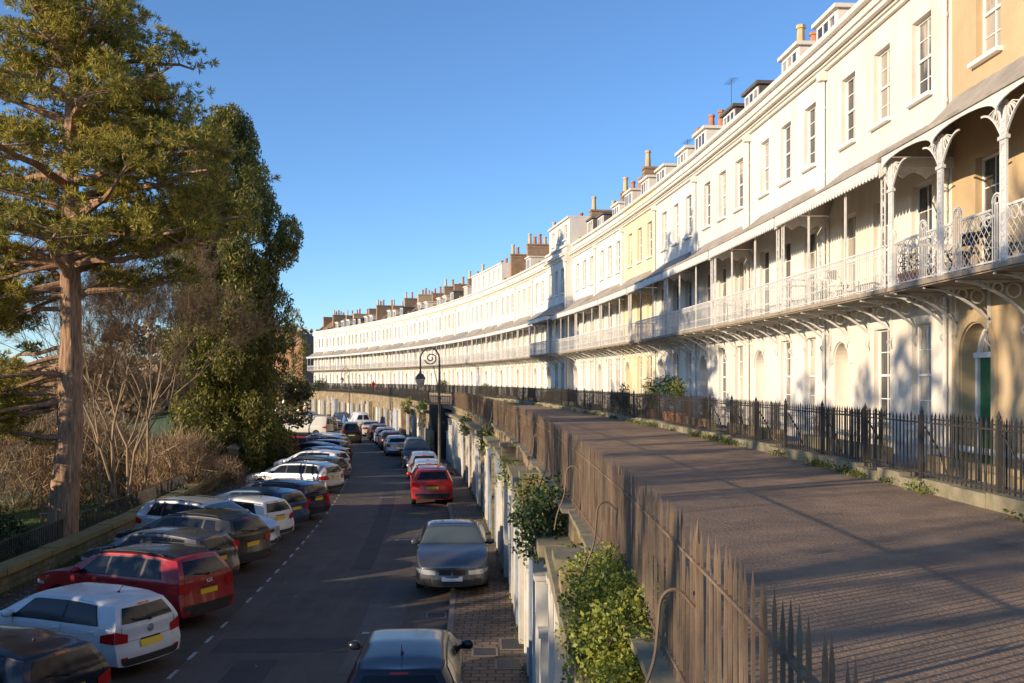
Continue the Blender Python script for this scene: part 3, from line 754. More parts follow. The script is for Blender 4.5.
def edge_railing(name, s0, s1, mat, label, z0=0.02, z1=1.02, post_every=2.2, stays=True):
    root = empty(name, P(s0, edge_off(s0)))
    root.rotation_euler = (0,0,0)
    base = root.location.copy()
    bars = MB(); rails = MB()
    n = int((s1-s0)/0.11)
    prevp = None
    for i in range(n+1):
        s = s0+(s1-s0)*i/n; p = P(s, edge_off(s)+0.0) - base
        bent = Vector((random.gauss(0,0.006), random.gauss(0,0.006), 0)); h = z1+random.gauss(0,0.012)
        if random.random() < 0.02: h -= random.uniform(0.1,0.3)
        w = 0.0145
        a = rotz(s); ca, sa = math.cos(a), math.sin(a)
        def tr(x, y, z, k): q = Vector((x*ca-y*sa, x*sa+y*ca, 0)); return p+q+bent*k+Vector((0,0,z))
        vs = [tr(x,y,z,kk) for z,kk in ((z0,0),(h-0.12,1)) for x,y in ((-w/2,-w/2),(w/2,-w/2),(w/2,w/2),(-w/2,w/2))]
        vs += [tr(x*1.05,y*1.05,h-0.11,1) for x,y in ((-w/2,-w/2),(w/2,-w/2),(w/2,w/2),(-w/2,w/2))]+[tr(0,0,h,1)]
        bars.add(vs, [(0,1,5,4),(1,2,6,5),(2,3,7,6),(3,0,4,7),(4,5,9,8),(5,6,10,9),(6,7,11,10),(7,4,8,11),(8,9,12),(9,10,12),(10,11,12),(11,8,12)])
    m_ = int((s1-s0)/1.0)
    for zz, th in ((z1-0.20,0.04),(z0+0.10,0.04)):
        rails = MB()
        for i in range(m_):
            a, b = s0+(s1-s0)*i/m_, s0+(s1-s0)*(i+1)/m_
            rails.bar(P(a, edge_off(a), zz)-base, P(b, edge_off(b), zz)-base, 0.032, 0.016)
        rails.build('rail', mat, root)
    bars.build('bars', mat, root)
    s = s0+0.4
    while s < s1:
        pm = MB(); p = P(s, edge_off(s)+0.0) - base
        pm.box(-0.011,0.011,-0.011,0.011,z0,z1-0.1); pm.lathe([(0.010,z1-0.1),(0.011,z1-0.06),(0.006,z1-0.02),(0,z1+0.03)], n=6)
        po = pm.build('post', mat, root); po.location = p; po.rotation_euler = (0,0,rotz(s))
        if stays:                             # curved iron stay on the outer side
            sm = MB(); q = [(0, -0.03-0.33*math.sin(t*1.25), 0.85-0.75*t+0.06*math.sin(t*PI)) for t in [k_/12 for k_ in range(13)]]
            sm.tube(chaikin([(0,-0.02,0.60),(0,-0.10,0.70),(0,-0.19,0.66),(0,-0.20,0.50),(0,-0.22,0.3),(0,-0.31,0.10),(0,-0.34,-0.10)]), 0.010, 6)
            so = sm.build('stay', mat, root); so.location = p; so.rotation_euler = (0,0,rotz(s))
        s += post_every
    tag(root, label, 'railing')
edge_railing('iron_railing', -6.6, 61.5, M['rust'], 'long rusty railing along the terrace edge above the painted vaults', post_every=3.7)
edge_railing('iron_railing', 66.6, 200, M['iron'], 'far black railing along the terrace edge beyond the steps', post_every=6.0, stays=False)

# ------------------------------------------------------------------ vault fronts under the terrace
def vault(idx, s0, s1):
    sm_ = (s0+s1)/2; root = empty('vault_front', P(sm_, edge_off(sm_), ROAD), rotz(sm_)); L = s1-s0; H = -ROAD
    w_ = MB(); w_.box(-L/2, L/2, 0.0, 0.5, 0, H-0.02); w_.build('stone_wall', M['vaultstone'], root)
    c = MB(); x = -L/2
    while x < L/2-0.05:
        ww = min(random.uniform(0.8,1.4), L/2-x); c.box(x+0.004, x+ww-0.004, -0.13-random.uniform(0,0.04), 0.30, H-0.02, H+0.03+random.uniform(-0.012,0.012)); x += ww
    c.build('coping', M['coping'], root)
    nb = 3; bw_ = L/nb
    white = idx < 10 or idx % 4 == 1
    for i in range(nb):
        x = -L/2+bw_*(i+0.5)
        if white:
            for dx in (-bw_*0.30, bw_*0.30):
                pm = MB(); ht = random.choice((2.0,2.5,2.7,2.9,3.0)); pm.box(x+dx-0.17, x+dx+0.17, -0.42, -0.002, 0.1, ht); pm.box(x+dx-0.2, x+dx+0.2, -0.45, -0.004, ht, ht+0.07)
                pm.build('pilaster', M[random.choice(('vaultwhite','vaultwhite','vaultwhite','vaultwhite','vaultstone','vaultblue'))], root)  # the grey-blue pick puts shaded strips into the pilaster colour
        d = MB(); hw_ = bw_*0.30-0.18
        pts = [(x-hw_,0.12),(x+hw_,0.12),(x+hw_,1.9)]+arc_pts(x,1.9,hw_,0,PI,8)[1:]
        d.prism(pts, -0.03, -0.004)
        d.build('vault_door', [M['vaultdark'],M['vaultblue'],M['vaultdark'],M['vaultwhite'],M['vaultblue']][(idx*2+i) % 5], root)  # dark doors put the shade of the recesses into their colour
    if idx < 12:
        lg = MB(); lg.box(-L/2+0.1, L/2-0.1, -0.46, -0.004, H-0.62, H-0.46); lg.build('ledge', M['coping'], root)
    return root
VO = ['nearest','second','third','fourth','fifth','sixth','seventh','eighth','ninth','tenth','eleventh','twelfth','thirteenth','fourteenth','fifteenth','sixteenth','seventeenth','eighteenth','nineteenth','twentieth','twenty-first','twenty-second','twenty-third','twenty-fourth','twenty-fifth','twenty-sixth','twenty-seventh','twenty-eighth','twenty-ninth','thirtieth','thirty-first','thirty-second','thirty-third','thirty-fourth','thirty-fifth','thirty-sixth']
vi = 0; s = -8.0
while s < 200:
    e = s + 6.95
    if s < 61.5 and e > 61.5: e = 61.5
    if 61.5 <= s < 66: s = 66.0; e = s+6.95
    if e - s > 2:
        tag(vault(vi, s, e), 'stone vault front below the terrace with painted pilasters, %s bay along the pavement' % VO[vi], 'vault', 'vault fronts under the terrace'); vi += 1
    s = e
def terrace_stairs():
    root = empty('stone_steps', P(62, 9.4, ROAD), rotz(64))
    st = MB(); n = 19
    for i in range(n):                        # rise away from the viewer, along the wall
        st.box(-0.2-0.2*(i+1), -0.2-0.2*i, -0.6, 0.9, 0.0, 0.19*(i+1)+0.1)
    st.build('steps', M['vaultdark'], root)
    w_ = MB(); w_.box(-4.4,-0.1,-0.9,-0.62,0,2.0); w_.build('side_wall', M['vaultstone'], root)
    g = MB()
    for i in range(9): g.box(-3.95,-3.92,-0.55+i*0.17,-0.53+i*0.17,3.75,5.1)
    for z in (3.85,4.3,4.7,5.05): g.box(-3.96,-3.91,-0.55,0.85,z,z+0.03)
    g.build('gate', M['iron'], root)
    tag(root, 'dark stone steps climbing from the pavement to the terrace gate', 'steps')
terrace_stairs()
#PART2
# ------------------------------------------------------------------ garden wall on the left with its railing
WO = 22.3
def garden_wall(s0, s1, label, rlabel, hgt=0.45):
    root = empty('garden_wall', P(s0, WO, ROAD)); base = root.location.copy()
    n = max(2, int((s1-s0)/3))
    for i in range(n):
        a, b = s0+(s1-s0)*i/n, s0+(s1-s0)*(i+1)/n; sm_ = (a+b)/2; L = (b-a)*(R0-WO)/R0
        mb = MB(); mb.box(-L/2-0.01, L/2+0.01, -0.20, 0.20, -0.9, hgt)
        o = mb.build('stone_wall', M['stone'], root); o.location = P(sm_, WO, ROAD)-base; o.rotation_euler = (0,0,rotz(sm_)+PI)
        c = MB(); x = -L/2
        while x < L/2-0.02:
            w_ = min(random.uniform(0.7,1.1), L/2-x); c.box(x+0.005, x+w_-0.005, -0.28-random.uniform(0,0.03), 0.28, hgt+0.002, hgt+0.16+random.uniform(-0.02,0.02)); x += w_
        o = c.build('coping', M['mosscop'], root); o.location = P(sm_, WO, ROAD)-base; o.rotation_euler = (0,0,rotz(sm_)+PI)
    tag(root, label, 'wall')
    rr = empty('iron_railing', P(s0, WO+0.45, ROAD)); base = rr.location.copy(); b = MB(); r = MB()
    k = int((s1-s0)/0.14)
    for i in range(k+1):
        p = P(s0+(s1-s0)*i/k, WO+0.45, ROAD)-base; b.box(p.x-0.011, p.x+0.011, p.y-0.011, p.y+0.011, -0.7, 1.12)
    for zz in (1.12, 0.35):
        r = MB()
        for i in range(n):
            r.bar(P(s0+(s1-s0)*i/n, WO+0.45, ROAD+zz)-base, P(s0+(s1-s0)*(i+1)/n, WO+0.45, ROAD+zz)-base, 0.035, 0.02)
        r.build('rail', M['iron'], rr)
    b.build('bars', M['iron'], rr)
    tag(rr, rlabel, 'railing')
M['mosscop'] = mk('mossy_coping', (0.27,0.23,0.06), 0.95, c2=(0.22,0.17,0.09), vscale=1.8, bump=0.6, bscale=14)
garden_wall(4, 54, 'low mossy stone garden wall behind the parked cars on the left', 'thin black railing behind the mossy garden wall beside the pine trunk')
garden_wall(58, 120, 'farther low garden wall beyond the stone gate pier', 'black railing on the farther garden wall beyond the gate pier')
for s, lab in ((54.4,'nearer square stone gate pier at the end of the mossy wall'), (57.4,'farther square stone gate pier across the garden gateway')):
    root = empty('gate_pier', P(s, WO, ROAD), rotz(s))
    mb = MB(); mb.box(-0.3,0.3,-0.3,0.3,-0.8,1.45); mb.build('shaft', M['stone'], root)
    mb = MB(); mb.box(-0.37,0.37,-0.37,0.37,1.45,1.58); mb.add([(-0.33,-0.33,1.58),(0.33,-0.33,1.58),(0.33,0.33,1.58),(-0.33,0.33,1.58),(0,0,1.78)],[(0,1,4),(1,2,4),(2,3,4),(3,0,4)]); mb.build('cap', M['coping'], root)
    tag(root, lab, 'gate pier')

# ------------------------------------------------------------------ street lamps
def street_lamp(p, toward, label, h=7.0):
    root = empty('street_lamp', p, toward)    # local +x is the way the lantern hangs
    mb = MB(); mb.lathe([(0.20,0),(0.20,0.12),(0.15,0.18),(0.14,0.9),(0.17,0.95),(0.12,1.05),(0.075,1.15),(0.065,h-2.6),(0.10,h-2.55),(0.10,h-2.45),(0.06,h-2.4),(0.045,h-0.6)], n=12)
    mb.build('column', M['ironbrown'], root, True)
    q = []
    for k in range(25):
        a = PI*k/24; q.append((0.47-0.47*math.cos(a), 0, h-0.6+0.6*math.sin(a)))
    q.append((0.94,0,h-1.15))
    b = MB(); b.tube(q, 0.042, 8)
    sc = [(0.42+(0.05+0.27*t)*math.cos(1.6*2*PI*t+2.2), 0, h-0.52+(0.05+0.27*t)*math.sin(1.6*2*PI*t+2.2)) for t in [k/44 for k in range(45)]]
    b.tube(sc, 0.034, 6)
    b.tube([(0.05,0,h-1.9),(0.2,0,h-1.4),(0.3,0,h-0.9)], 0.02, 6)
    b.build('scroll_arm', M['ironbrown'], root, True)
    l = MB(); l.lathe([(0.02,h-1.12),(0.06,h-1.16),(0.06,h-1.26),(0.16,h-1.34),(0.25,h-1.48),(0.27,h-1.56),(0.235,h-1.58)], (0.94,0,0), 12)
    l.build('lantern_hood', M['ironbrown'], root, True)
    g = MB(); g.lathe([(0.23,h-1.585),(0.21,h-1.75),(0.14,h-1.92),(0.05,h-1.98),(0.0,h-1.99)], (0.94,0,0), 12)
    g.build('lantern_glass', M['lampglass'], root, True)
    tag(root, label, 'street lamp')
M['ironbrown'] = mk('weathered_iron_lamp', (0.12,0.10,0.075), 0.6, var=0.3, vscale=5)
street_lamp(P(43.0, 10.75, ROAD+0.1), PI, 'tall scroll-arm iron street lamp standing on the kerb near the steps')
street_lamp(P(128, 10.9, ROAD+0.1), PI, 'distant scroll-arm street lamp before the far houses')
root = empty('lamp_post', P(92, 21.7, ROAD)); mb = MB(); mb.lathe([(0.10,0),(0.09,1.2),(0.055,1.3),(0.04,8.2)], n=8); mb.build('column', M['trim'], root)
mb = MB(); mb.tube([(0,0,8.2),(0.1,0,8.5),(0.5,0,8.6)],0.035,6); mb.box(0.4,0.95,-0.09,0.09,8.53,8.66); mb.build('lamp_head', M['lead'], root); tag(root, 'slim pale lamp post beside the dark conifer at the left kerb', 'lamp post')

# ------------------------------------------------------------------ cars
def interp(pts, x):
    if x <= pts[0][0]: return pts[0][1]
    for (x0,z0),(x1,z1) in zip(pts, pts[1:]):
        if x <= x1:
            t = (x-x0)/(x1-x0); return z0+(z1-z0)*t
    return pts[-1][1]
def smooth_prof(pts, x, r=0.10):
    return sum(interp(pts, x+r*k/3) for k in (-3,-2,-1,0,1,2,3))/7
CARS = {
 'hatch': dict(L=4.05,Wd=1.70,zb=0.20,belt=(0.98,0.90),roof=[(-2.03,1.36),(-1.6,1.43),(-0.7,1.47),(0.15,1.44),(0.42,1.38),(1.10,0.99),(1.55,0.90),(1.9,0.78),(2.03,0.70)],lean=0.62,wb=2.5,wr=0.31,side=[(-1.62,-0.72),(-0.66,0.75)],plate_z=0.62,plate2=None,rails=False,clad=False),
 'hatch5': dict(L=4.15,Wd=1.75,zb=0.20,belt=(1.0,0.92),roof=[(-2.08,1.40),(-1.6,1.46),(-0.7,1.50),(0.15,1.46),(0.45,1.40),(1.15,1.01),(1.6,0.93),(1.95,0.80),(2.08,0.70)],lean=0.55,wb=2.56,wr=0.32,side=[(-1.75,-1.15),(-1.1,-0.15),(-0.08,0.82)],plate_z=0.80,rails=False,clad=False),
 'suv': dict(L=4.5,Wd=1.85,zb=0.25,belt=(1.12,1.04),roof=[(-2.25,1.56),(-1.7,1.63),(-0.8,1.66),(0.1,1.62),(0.4,1.56),(1.15,1.14),(1.7,1.06),(2.1,0.94),(2.25,0.84)],lean=0.72,wb=2.68,wr=0.36,side=[(-1.75,-1.2),(-1.12,-0.12),(-0.05,0.85)],plate_z=0.80,rails=True,clad=True),
 'estate': dict(L=4.6,Wd=1.80,zb=0.20,belt=(1.0,0.92),roof=[(-2.3,1.38),(-1.8,1.46),(-0.8,1.50),(0.1,1.46),(0.4,1.40),(1.2,1.00),(1.8,0.92),(2.15,0.80),(2.3,0.70)],lean=0.60,wb=2.68,wr=0.33,side=[(-1.95,-1.2),(-1.12,-0.12),(-0.05,0.85)],plate_z=0.80,rails=True,clad=False),
 'saloon': dict(L=4.95,Wd=1.90,zb=0.20,belt=(1.02,0.95),roof=[(-2.47,1.08),(-2.0,1.14),(-1.2,1.40),(-0.5,1.51),(0.1,1.50),(0.35,1.45),(1.05,1.06),(1.7,0.98),(2.25,0.84),(2.47,0.72)],lean=0.1,wb=3.0,wr=0.36,side=[(-1.5,-1.0),(-0.92,-0.05),(0.02,0.75)],plate_z=0.50,rails=False,clad=False),
 'van': dict(L=4.4,Wd=1.80,zb=0.22,belt=(1.08,1.02),roof=[(-2.2,1.76),(-1.8,1.81),(0.2,1.83),(0.6,1.76),(1.25,1.18),(1.75,1.04),(2.08,0.90),(2.2,0.78)],lean=0.12,wb=2.7,wr=0.33,side=[(-1.95,-1.2),(-1.1,-0.05),(0.03,0.95)],plate_z=0.72,rails=False,clad=True),
 'panelvan': dict(L=5.2,Wd=1.95,zb=0.25,belt=(1.15,1.1),roof=[(-2.6,1.98),(-2.3,2.03),(0.6,2.05),(1.0,1.95),(1.7,1.25),(2.2,1.1),(2.5,0.95),(2.6,0.8)],lean=0.05,wb=3.3,wr=0.34,side=[(0.45,1.4)],plate_z=0.7,rails=False,clad=True),
}
def car_geometry(p):
    L, w = p['L'], p['Wd']/2; zb = p['zb']; xr, xf = -L/2, L/2
    zt = lambda x: smooth_prof(p['roof'], x)
    def belt(x): return p['belt'][0]+(p['belt'][1]-p['belt'][0])*(x-xr)/L
    def zs(x): return min(belt(x), zt(x)-0.045)
    def hw(x):
        k = 1.0
        if x > xf-0.75: k -= 0.15*((x-(xf-0.75))/0.75)**2
        if x < xr+0.55: k -= 0.08*(((xr+0.55)-x)/0.55)**2
        return w*k
    def lean(x, z):
        g = max(0, min(1, (xr+1.0-x)/1.0)); g = g*g*(3-2*g) if g < 1 else 1
        b = belt(xr); d = p['lean']*max(0, z-b)**1.15 + 0.05*max(0, z-b+0.02)
        low = 0.0 if z > 0.62 else 0.0
        return g*d
    NA = 8
    def ring(x):
        h = hw(x); s_ = zs(x); t = zt(x); gh = t-s_
        zl = zb + (0.06 if abs(x) > L/2-0.3 else 0)
        pts = [(0,zl),(0.80*h,zl),(0.94*h,zl+0.03),(0.985*h,zl+0.14),(1.0*h,0.55*s_),(1.0*h,0.72*s_),(0.985*h,0.86*s_),(0.985*h,0.93*s_),(0.955*h,s_)]
        y5 = 0.955*h-0.40*gh; z5 = s_+0.82*gh
        for f in (0.3,0.65,1.0): pts.append((0.955*h+(y5-0.955*h)*f+0.012*math.sin(f*PI), s_+(z5-s_)*f))
        for k in range(1, NA+1):
            a = PI/2*k/NA; pts.append((y5*math.cos(a)**0.62 if k < NA else 0.0, z5+(t-z5)*math.sin(a)**0.75))
        return [(x+lean(x,z), y, z) for y, z in pts]
    return dict(ring=ring, zt=zt, zs=zs, hw=hw, belt=belt, lean=lean, xr=xr, xf=xf, NA=NA, w=w)
def rear_x(u, z, p):   # bulge of the tail and bumper step
    bump = 0.0
    if z < 0.66: bump = -0.055*min(1, (0.66-z)/0.06)
    return -0.07*(1-u*u) + bump
def front_x(u, z, p):
    return 0.16*(1-abs(u)**2.2) + (0.03 if z < 0.5 else 0)
def make_car(kind, paint, label, cat='car', glassroof=False, plate='y', tail='low', badge=None, dashmat=None, name='parked_car'):
    p = CARS[kind]; G = car_geometry(p); ring = G['ring']; xr, xf = G['xr'], G['xf']; L = p['L']; w = G['w']
    root = empty(name); tag(root, label, cat)
    xs = sorted(set([round(x,4) for x in np.linspace(xr, xf, 46)]))
    rings = [ring(x) for x in xs]; n = len(rings[0])
    mb = MB(); vs = []; fs = []
    for r in rings:
        vs += r + [(x,-y,z) for x, y, z in r[-2:0:-1]]
    m = 2*n-2
    for i in range(len(xs)-1):
        for k in range(m):
            a, b = i*m+k, i*m+(k+1) % m
            fs.append((a, b, b+m, a+m))
    mb.add(vs, fs)
    def cap(r, fx, flip):
        us = np.linspace(-1, 1, 13); gv = []
        rows = r[0:]
        for (x, y, z) in rows:
            for u in us: gv.append((x+fx(u, z, p), y*u, z))
        gf = []
        for j in range(len(rows)-1):
            for i in range(12):
                a = j*13+i; q = (a, a+1, a+14, a+13); gf.append(q[::-1] if flip else q)
        mb.add(gv, gf)
        # ring-side strip closes the step between cap rim and the shell
    cap(rings[0], rear_x, True); cap(rings[-1], front_x, False)
    # skirt from shell edge to bumper rim where the cap steps out
    for r, fx in ((rings[0], rear_x), (rings[-1], front_x)):
        for a, b in zip(r, r[1:]):
            for sg in (1, -1):
                mb.quad((a[0],sg*a[1],a[2]), (b[0],sg*b[1],b[2]), (b[0]+fx(1,b[2],p),sg*b[1],b[2]), (a[0]+fx(1,a[2],p),sg*a[1],a[2]))
    me = mb.mesh('body'); 
    bm = bmesh.new(); bm.from_mesh(me); bmesh.ops.remove_doubles(bm, verts=bm.verts, dist=0.0008); bmesh.ops.recalc_face_normals(bm, faces=bm.faces); bm.to_mesh(me); bm.free()
    body = link('body', me, paint, root)
    # wheel wells
    cut = MB(); wx = (xf-0.5*(L-p['wb'])+0.03-0.04, ); 
    axles = (-p['wb']/2+0.02, p['wb']/2+0.02)
    tmp = []
    for ax in axles:
        for sg in (1,-1):
            c = MB(); c.lathe([(p['wr']+0.055,-0.22),(p['wr']+0.055,0.30)], (ax, sg*(w-0.02), p['wr']), 24, 'y')
            cm = c.mesh('cut'); bm = bmesh.new(); bm.from_mesh(cm); bmesh.ops.recalc_face_normals(bm, faces=bm.faces); bm.to_mesh(cm); bm.free()
            co = link('cut', cm); tmp.append(co)
            md = body.modifiers.new('b', 'BOOLEAN'); md.object = co; md.operation = 'DIFFERENCE'; md.solver = 'EXACT'
    dg = bpy.context.evaluated_depsgraph_get(); dg.update()
    nm = bpy.data.meshes.new_from_object(body.evaluated_get(dg)); body.modifiers.clear(); body.data = nm
    if not nm.materials: nm.materials.append(paint)
    else: nm.materials[0] = paint
    nm.polygons.foreach_set('use_smooth', [True]*len(nm.polygons)); nm.set_sharp_from_angle(angle=math.radians(32))
    for t in tmp: bpy.data.objects.remove(t)
    # dark liners inside the wells
    # glass: patches of the same surface a few millimetres proud
    def patch(name, fn, nu, nv, mat, th=0.0, parent=root):
        mb = MB(); g = [[fn(i/nu, j/nv) for i in range(nu+1)] for j in range(nv+1)]
        vs = [q for row in g for q in row]; fs = [(j*(nu+1)+i, j*(nu+1)+i+1, (j+1)*(nu+1)+i+1, (j+1)*(nu+1)+i) for j in range(nv) for i in range(nu)]
        mb.add(vs, fs); return mb.build(name, mat, parent, True, 60)
    def side_pt(x, f, sg, off=0.009):
        r = ring(x); a, b, c, d = r[8], r[9], r[10], r[11]
        seq = [a, b, c, d]; t = f*3; i = min(2, int(t)); t -= i; q = [seq[i][k]+(seq[i+1][k]-seq[i][k])*t for k in range(3)]
        return (q[0], sg*(q[1]+off), q[2]+0.002)
    for sg in (1,-1):
        if kind != 'panelvan':
            A_, B_ = p['side'][0][0], p['side'][-1][1]
            def dl(u, f, sg=sg):
                a0 = A_-0.03+0.10*f; b0 = B_+0.05-0.55*f
                return side_pt(a0+(b0-a0)*u, 0.07+0.88*f, sg, 0.005)
            patch('window_surround', dl, 20, 5, M['blacktrim'])
        for (a, b) in p['side']:
            def fn(u, f, a=a, b=b, sg=sg):
                x = a+(b-a)*u
                if b > 0.5:                   # front pane follows the screen pillar
                    xl = b - 0.55*f*1.0; x = a+(max(xl, a+0.1)-a)*u
                if a == p['side'][0][0] and kind not in ('panelvan',):
                    x0 = a+0.10*f; x = x0+(x-a)*(b-x0)/(b-a) if b <= 0.5 else x
                return side_pt(x, 0.10+0.82*f, sg)
            patch('side_window', fn, 8, 5, M['carglass'])
    # windscreen
    rp = p['roof']; xc = None
    xs_ = [x for x, z in rp]; zpk = max(z for x, z in rp)
    cowl = next(x for (x, z), (x2, z2) in zip(rp, rp[1:]) if x > 0.8 and z < 1.3); head = [x for x, z in rp if x < cowl][-1]
    slope = math.atan2(G['zt'](head)-G['zt'](cowl), cowl-head); nx, nz = math.sin(slope), math.cos(slope)
    def ws(u, v, off=0.010):
        x = head+0.04+(cowl-0.05-head-0.04)*v; r = ring(x); top = r[11:]   # from roof edge to centre
        t = abs(2*u-1); k = (1-t*0.93)*(len(top)-1); i = min(len(top)-2, int(k)); t2 = k-i
        q = [top[i][c]+(top[i+1][c]-top[i][c])*t2 for c in range(3)]
        sg = -1 if u < 0.5 else 1
        return (q[0]+nx*off, sg*q[1], q[2]+nz*off)
    patch('windscreen', ws, 20, 8, M['windscreen'])
    # rear window on the tail
    def cap_pt(u, z, rear=True, off=0.008):
        r = ring(xr if rear else xf); 
        for a, b in zip(r, r[1:]):
            if a[2] <= z <= b[2] and b[2] > a[2]:
                t = (z-a[2])/(b[2]-a[2]); y = a[1]+(b[1]-a[1])*t; x = a[0]+(b[0]-a[0])*t; break
        else: y = r[-1][1]; x = r[-1][0]
        if rear: return (x+rear_x(u, z, p)-off, y*u, z+off*0.3)
        return (x+front_x(u, z, p)+off, y*u, z)
    zt0 = G['zt'](xr); zb0 = G['zs'](xr)
    if kind == 'saloon':
        def rw(u, v):
            x = -1.95+0.75*v; r = ring(x); top = r[11:]; t = abs(2*u-1); k = (1-t*0.9)*(len(top)-1); i = min(len(top)-2, int(k)); t2 = k-i
            q = [top[i][c]+(top[i+1][c]-top[i][c])*t2 for c in range(3)]
            return (q[0]-0.005, (-1 if u < .5 else 1)*q[1], q[2]+0.010)
        patch('rear_window', rw, 16, 6, M['carglass'])
    elif kind == 'panelvan':
        for sg in (-1,1): patch('rear_window', lambda u, v, sg=sg: cap_pt(sg*(0.08+0.72*u), 1.25+0.5*v), 8, 4, M['carglass'])
    else:
        patch('rear_window', lambda u, v: cap_pt((-1+2*u)*(0.84-0.03*v), zb0+0.045+(zt0-0.125-zb0)*v), 16, 6, M['carglass'])
        sp = MB(); 
        patch('brake_light', lambda u, v: cap_pt((-1+2*u)*0.22, zt0-0.065+0.03*v, True, 0.012), 6, 1, M['taillight'])
    # lamps
    for sg in (1,-1):
        if tail == 'tall':
            patch('tail_light', lambda u, v, sg=sg: cap_pt(sg*(0.84+0.17*u), zb0-0.12+0.34*v, True, 0.014), 4, 6, M['taillight'])
        else:
            patch('tail_light', lambda u, v, sg=sg: cap_pt(sg*(0.66+0.345*u), zb0-0.28+(0.15+0.07*u)*v-0.02*(1-u), True, 0.014), 6, 4, M['taillight'])
        def wrap(u, v, sg=sg):
            x = xr+0.30*u; r = ring(x); z = zb0-0.28+0.02*u+(0.22-0.09*u)*v
            for a, b in zip(r, r[1:]):
                if a[2] <= z <= b[2] and b[2] > a[2]:
                    t = (z-a[2])/(b[2]-a[2]); y = a[1]+(b[1]-a[1])*t; break
            return (x, sg*(y+0.010), z)
        if tail != 'tall': patch('tail_light', wrap, 4, 4, M['taillight'])
        zf = G['zt'](xf)
        patch('headlight', lambda u, v, sg=sg: cap_pt(sg*(0.52+0.48*u), zf-0.20+0.03*u+0.12*v, False, 0.012), 6, 4, M['headlight'])
        def wrapf(u, v, sg=sg):
            x = xf-0.38*u; r = ring(x); z = zf-0.16+0.04*u+(0.11-0.05*u)*v
            for a, b in zip(r, r[1:]):
                if a[2] <= z <= b[2] and b[2] > a[2]:
                    t = (z-a[2])/(b[2]-a[2]); y = a[1]+(b[1]-a[1])*t; break
            return (x, sg*(y+0.012), z)
        patch('headlight', wrapf, 4, 3, M['headlight'])
    zf = G['zt'](xf)
    if badge == 'twin':
        for sg in (1,-1):
            patch('grille', lambda u, v, sg=sg: cap_pt(sg*(0.03+0.38*u), zf-0.21+0.16*v, False, 0.014), 6, 3, M['blacktrim'])
    else:
        patch('grille', lambda u, v: cap_pt((-1+2*u)*0.42, zf-0.17+0.10*v, False, 0.013), 10, 3, M['blacktrim'])
    patch('lower_grille', lambda u, v: cap_pt((-1+2*u)*0.62, p['zb']+0.09+0.14*v, False, 0.013), 10, 3, M['blacktrim'])
    for sg in (1,-1): patch('fog_vent', lambda u, v, sg=sg: cap_pt(sg*(0.68+0.24*u), p['zb']+0.10+0.16*v, False, 0.013), 4, 3, M['blacktrim'])
    patch('rear_valance', lambda u, v: cap_pt((-1+2*u)*0.90, p['zb']+0.075+(0.24 if p['clad'] else 0.13)*v, True, 0.010), 12, 3, M['blacktrim'])
    # tailgate seam, bumper reflectors, rear wiper
    if kind not in ('panelvan',):
        se = MB(); zt_ = zb0+0.02 if kind != 'saloon' else zb0-0.03; zl = 0.70 if p['plate_z'] < 0.7 else 0.66
        def strip(a, b, th=0.006):
            n_ = 8; pts = [cap_pt(a[0]+(b[0]-a[0])*i/n_, a[1]+(b[1]-a[1])*i/n_, True, 0.004) for i in range(n_+1)]
            for q0, q1 in zip(pts, pts[1:]): se.bar(q0, q1, th, th)
        strip((-0.80,zl),(0.80,zl)); strip((-0.80,zl),(-0.84,zt_)); strip((0.80,zl),(0.84,zt_))
        se.build('tailgate_seam', M['blacktrim'], root)
        for sg in (1,-1): patch('bumper_reflector', lambda u, v, sg=sg: cap_pt(sg*(0.72+0.18*u), 0.40+0.035*v, True, 0.013), 3, 1, M['taillight'])
        if kind != 'saloon':
            wi = MB(); a_ = cap_pt(0.0, zb0+0.05, True, 0.025); b_ = cap_pt(0.52, zb0+0.10, True, 0.025); wi.bar(a_, b_, 0.018, 0.014); wi.lathe([(0.03,-0.02),(0.03,0.02)], a_, 8); wi.build('rear_wiper', M['blacktrim'], root)
            hp = MB(); 
            patch('tailgate_handle', lambda u, v: cap_pt((-1+2*u)*0.30, (zb0-0.30 if p['plate_z'] < 0.7 else 0.885)+0.03*v, True, 0.016), 6, 1, M['chrome'] if badge is None and kind == 'estate' else M['blacktrim'])
    # plates
    def plate(z, rear, mat):
        a = cap_pt(0, z-0.055, rear, 0.018); b = cap_pt(0, z+0.055, rear, 0.018); mb = MB()
        d = -0.012 if rear else 0.012
        vs = [(a[0],-0.26,a[2]),(a[0],0.26,a[2]),(b[0],0.26,b[2]),(b[0],-0.26,b[2])]; vs += [(x-d*1.6,y,z_) for x, y, z_ in vs]
        mb.add(vs, [(0,1,2,3),(0,4,5,1),(1,5,6,2),(2,6,7,3),(3,7,4,0)]); return mb.build('number_plate', mat, root)
    plate(p['plate_z'], True, M['plate_y']); plate(p['zb']+0.26, False, M['plate_w'])
    # wheels
    t = MB(); R_ = p['wr']; t.lathe([(R_*0.66,-0.095),(R_*0.94,-0.10),(R_,-0.07),(R_,0.07),(R_*0.94,0.10),(R_*0.66,0.095)], (0,0,0), 26, 'y')
    tme = t.mesh('wheel', True, 40); tme.materials.append(M['tyre'])
    rm = MB(); rm.lathe([(R_*0.67,0.0),(R_*0.67,0.098),(R_*0.62,0.085),(R_*0.60,0.05),(0.0,0.045)], (0,0,0), 26, 'y')
    for k in range(5):
        a = 2*PI*k/5
        for da in (-0.16, 0.16): rm.bar((R_*0.15*math.cos(a),0.07,R_*0.15*math.sin(a)), (R_*0.63*math.cos(a+da),0.078,R_*0.63*math.sin(a+da)), 0.035, 0.03)
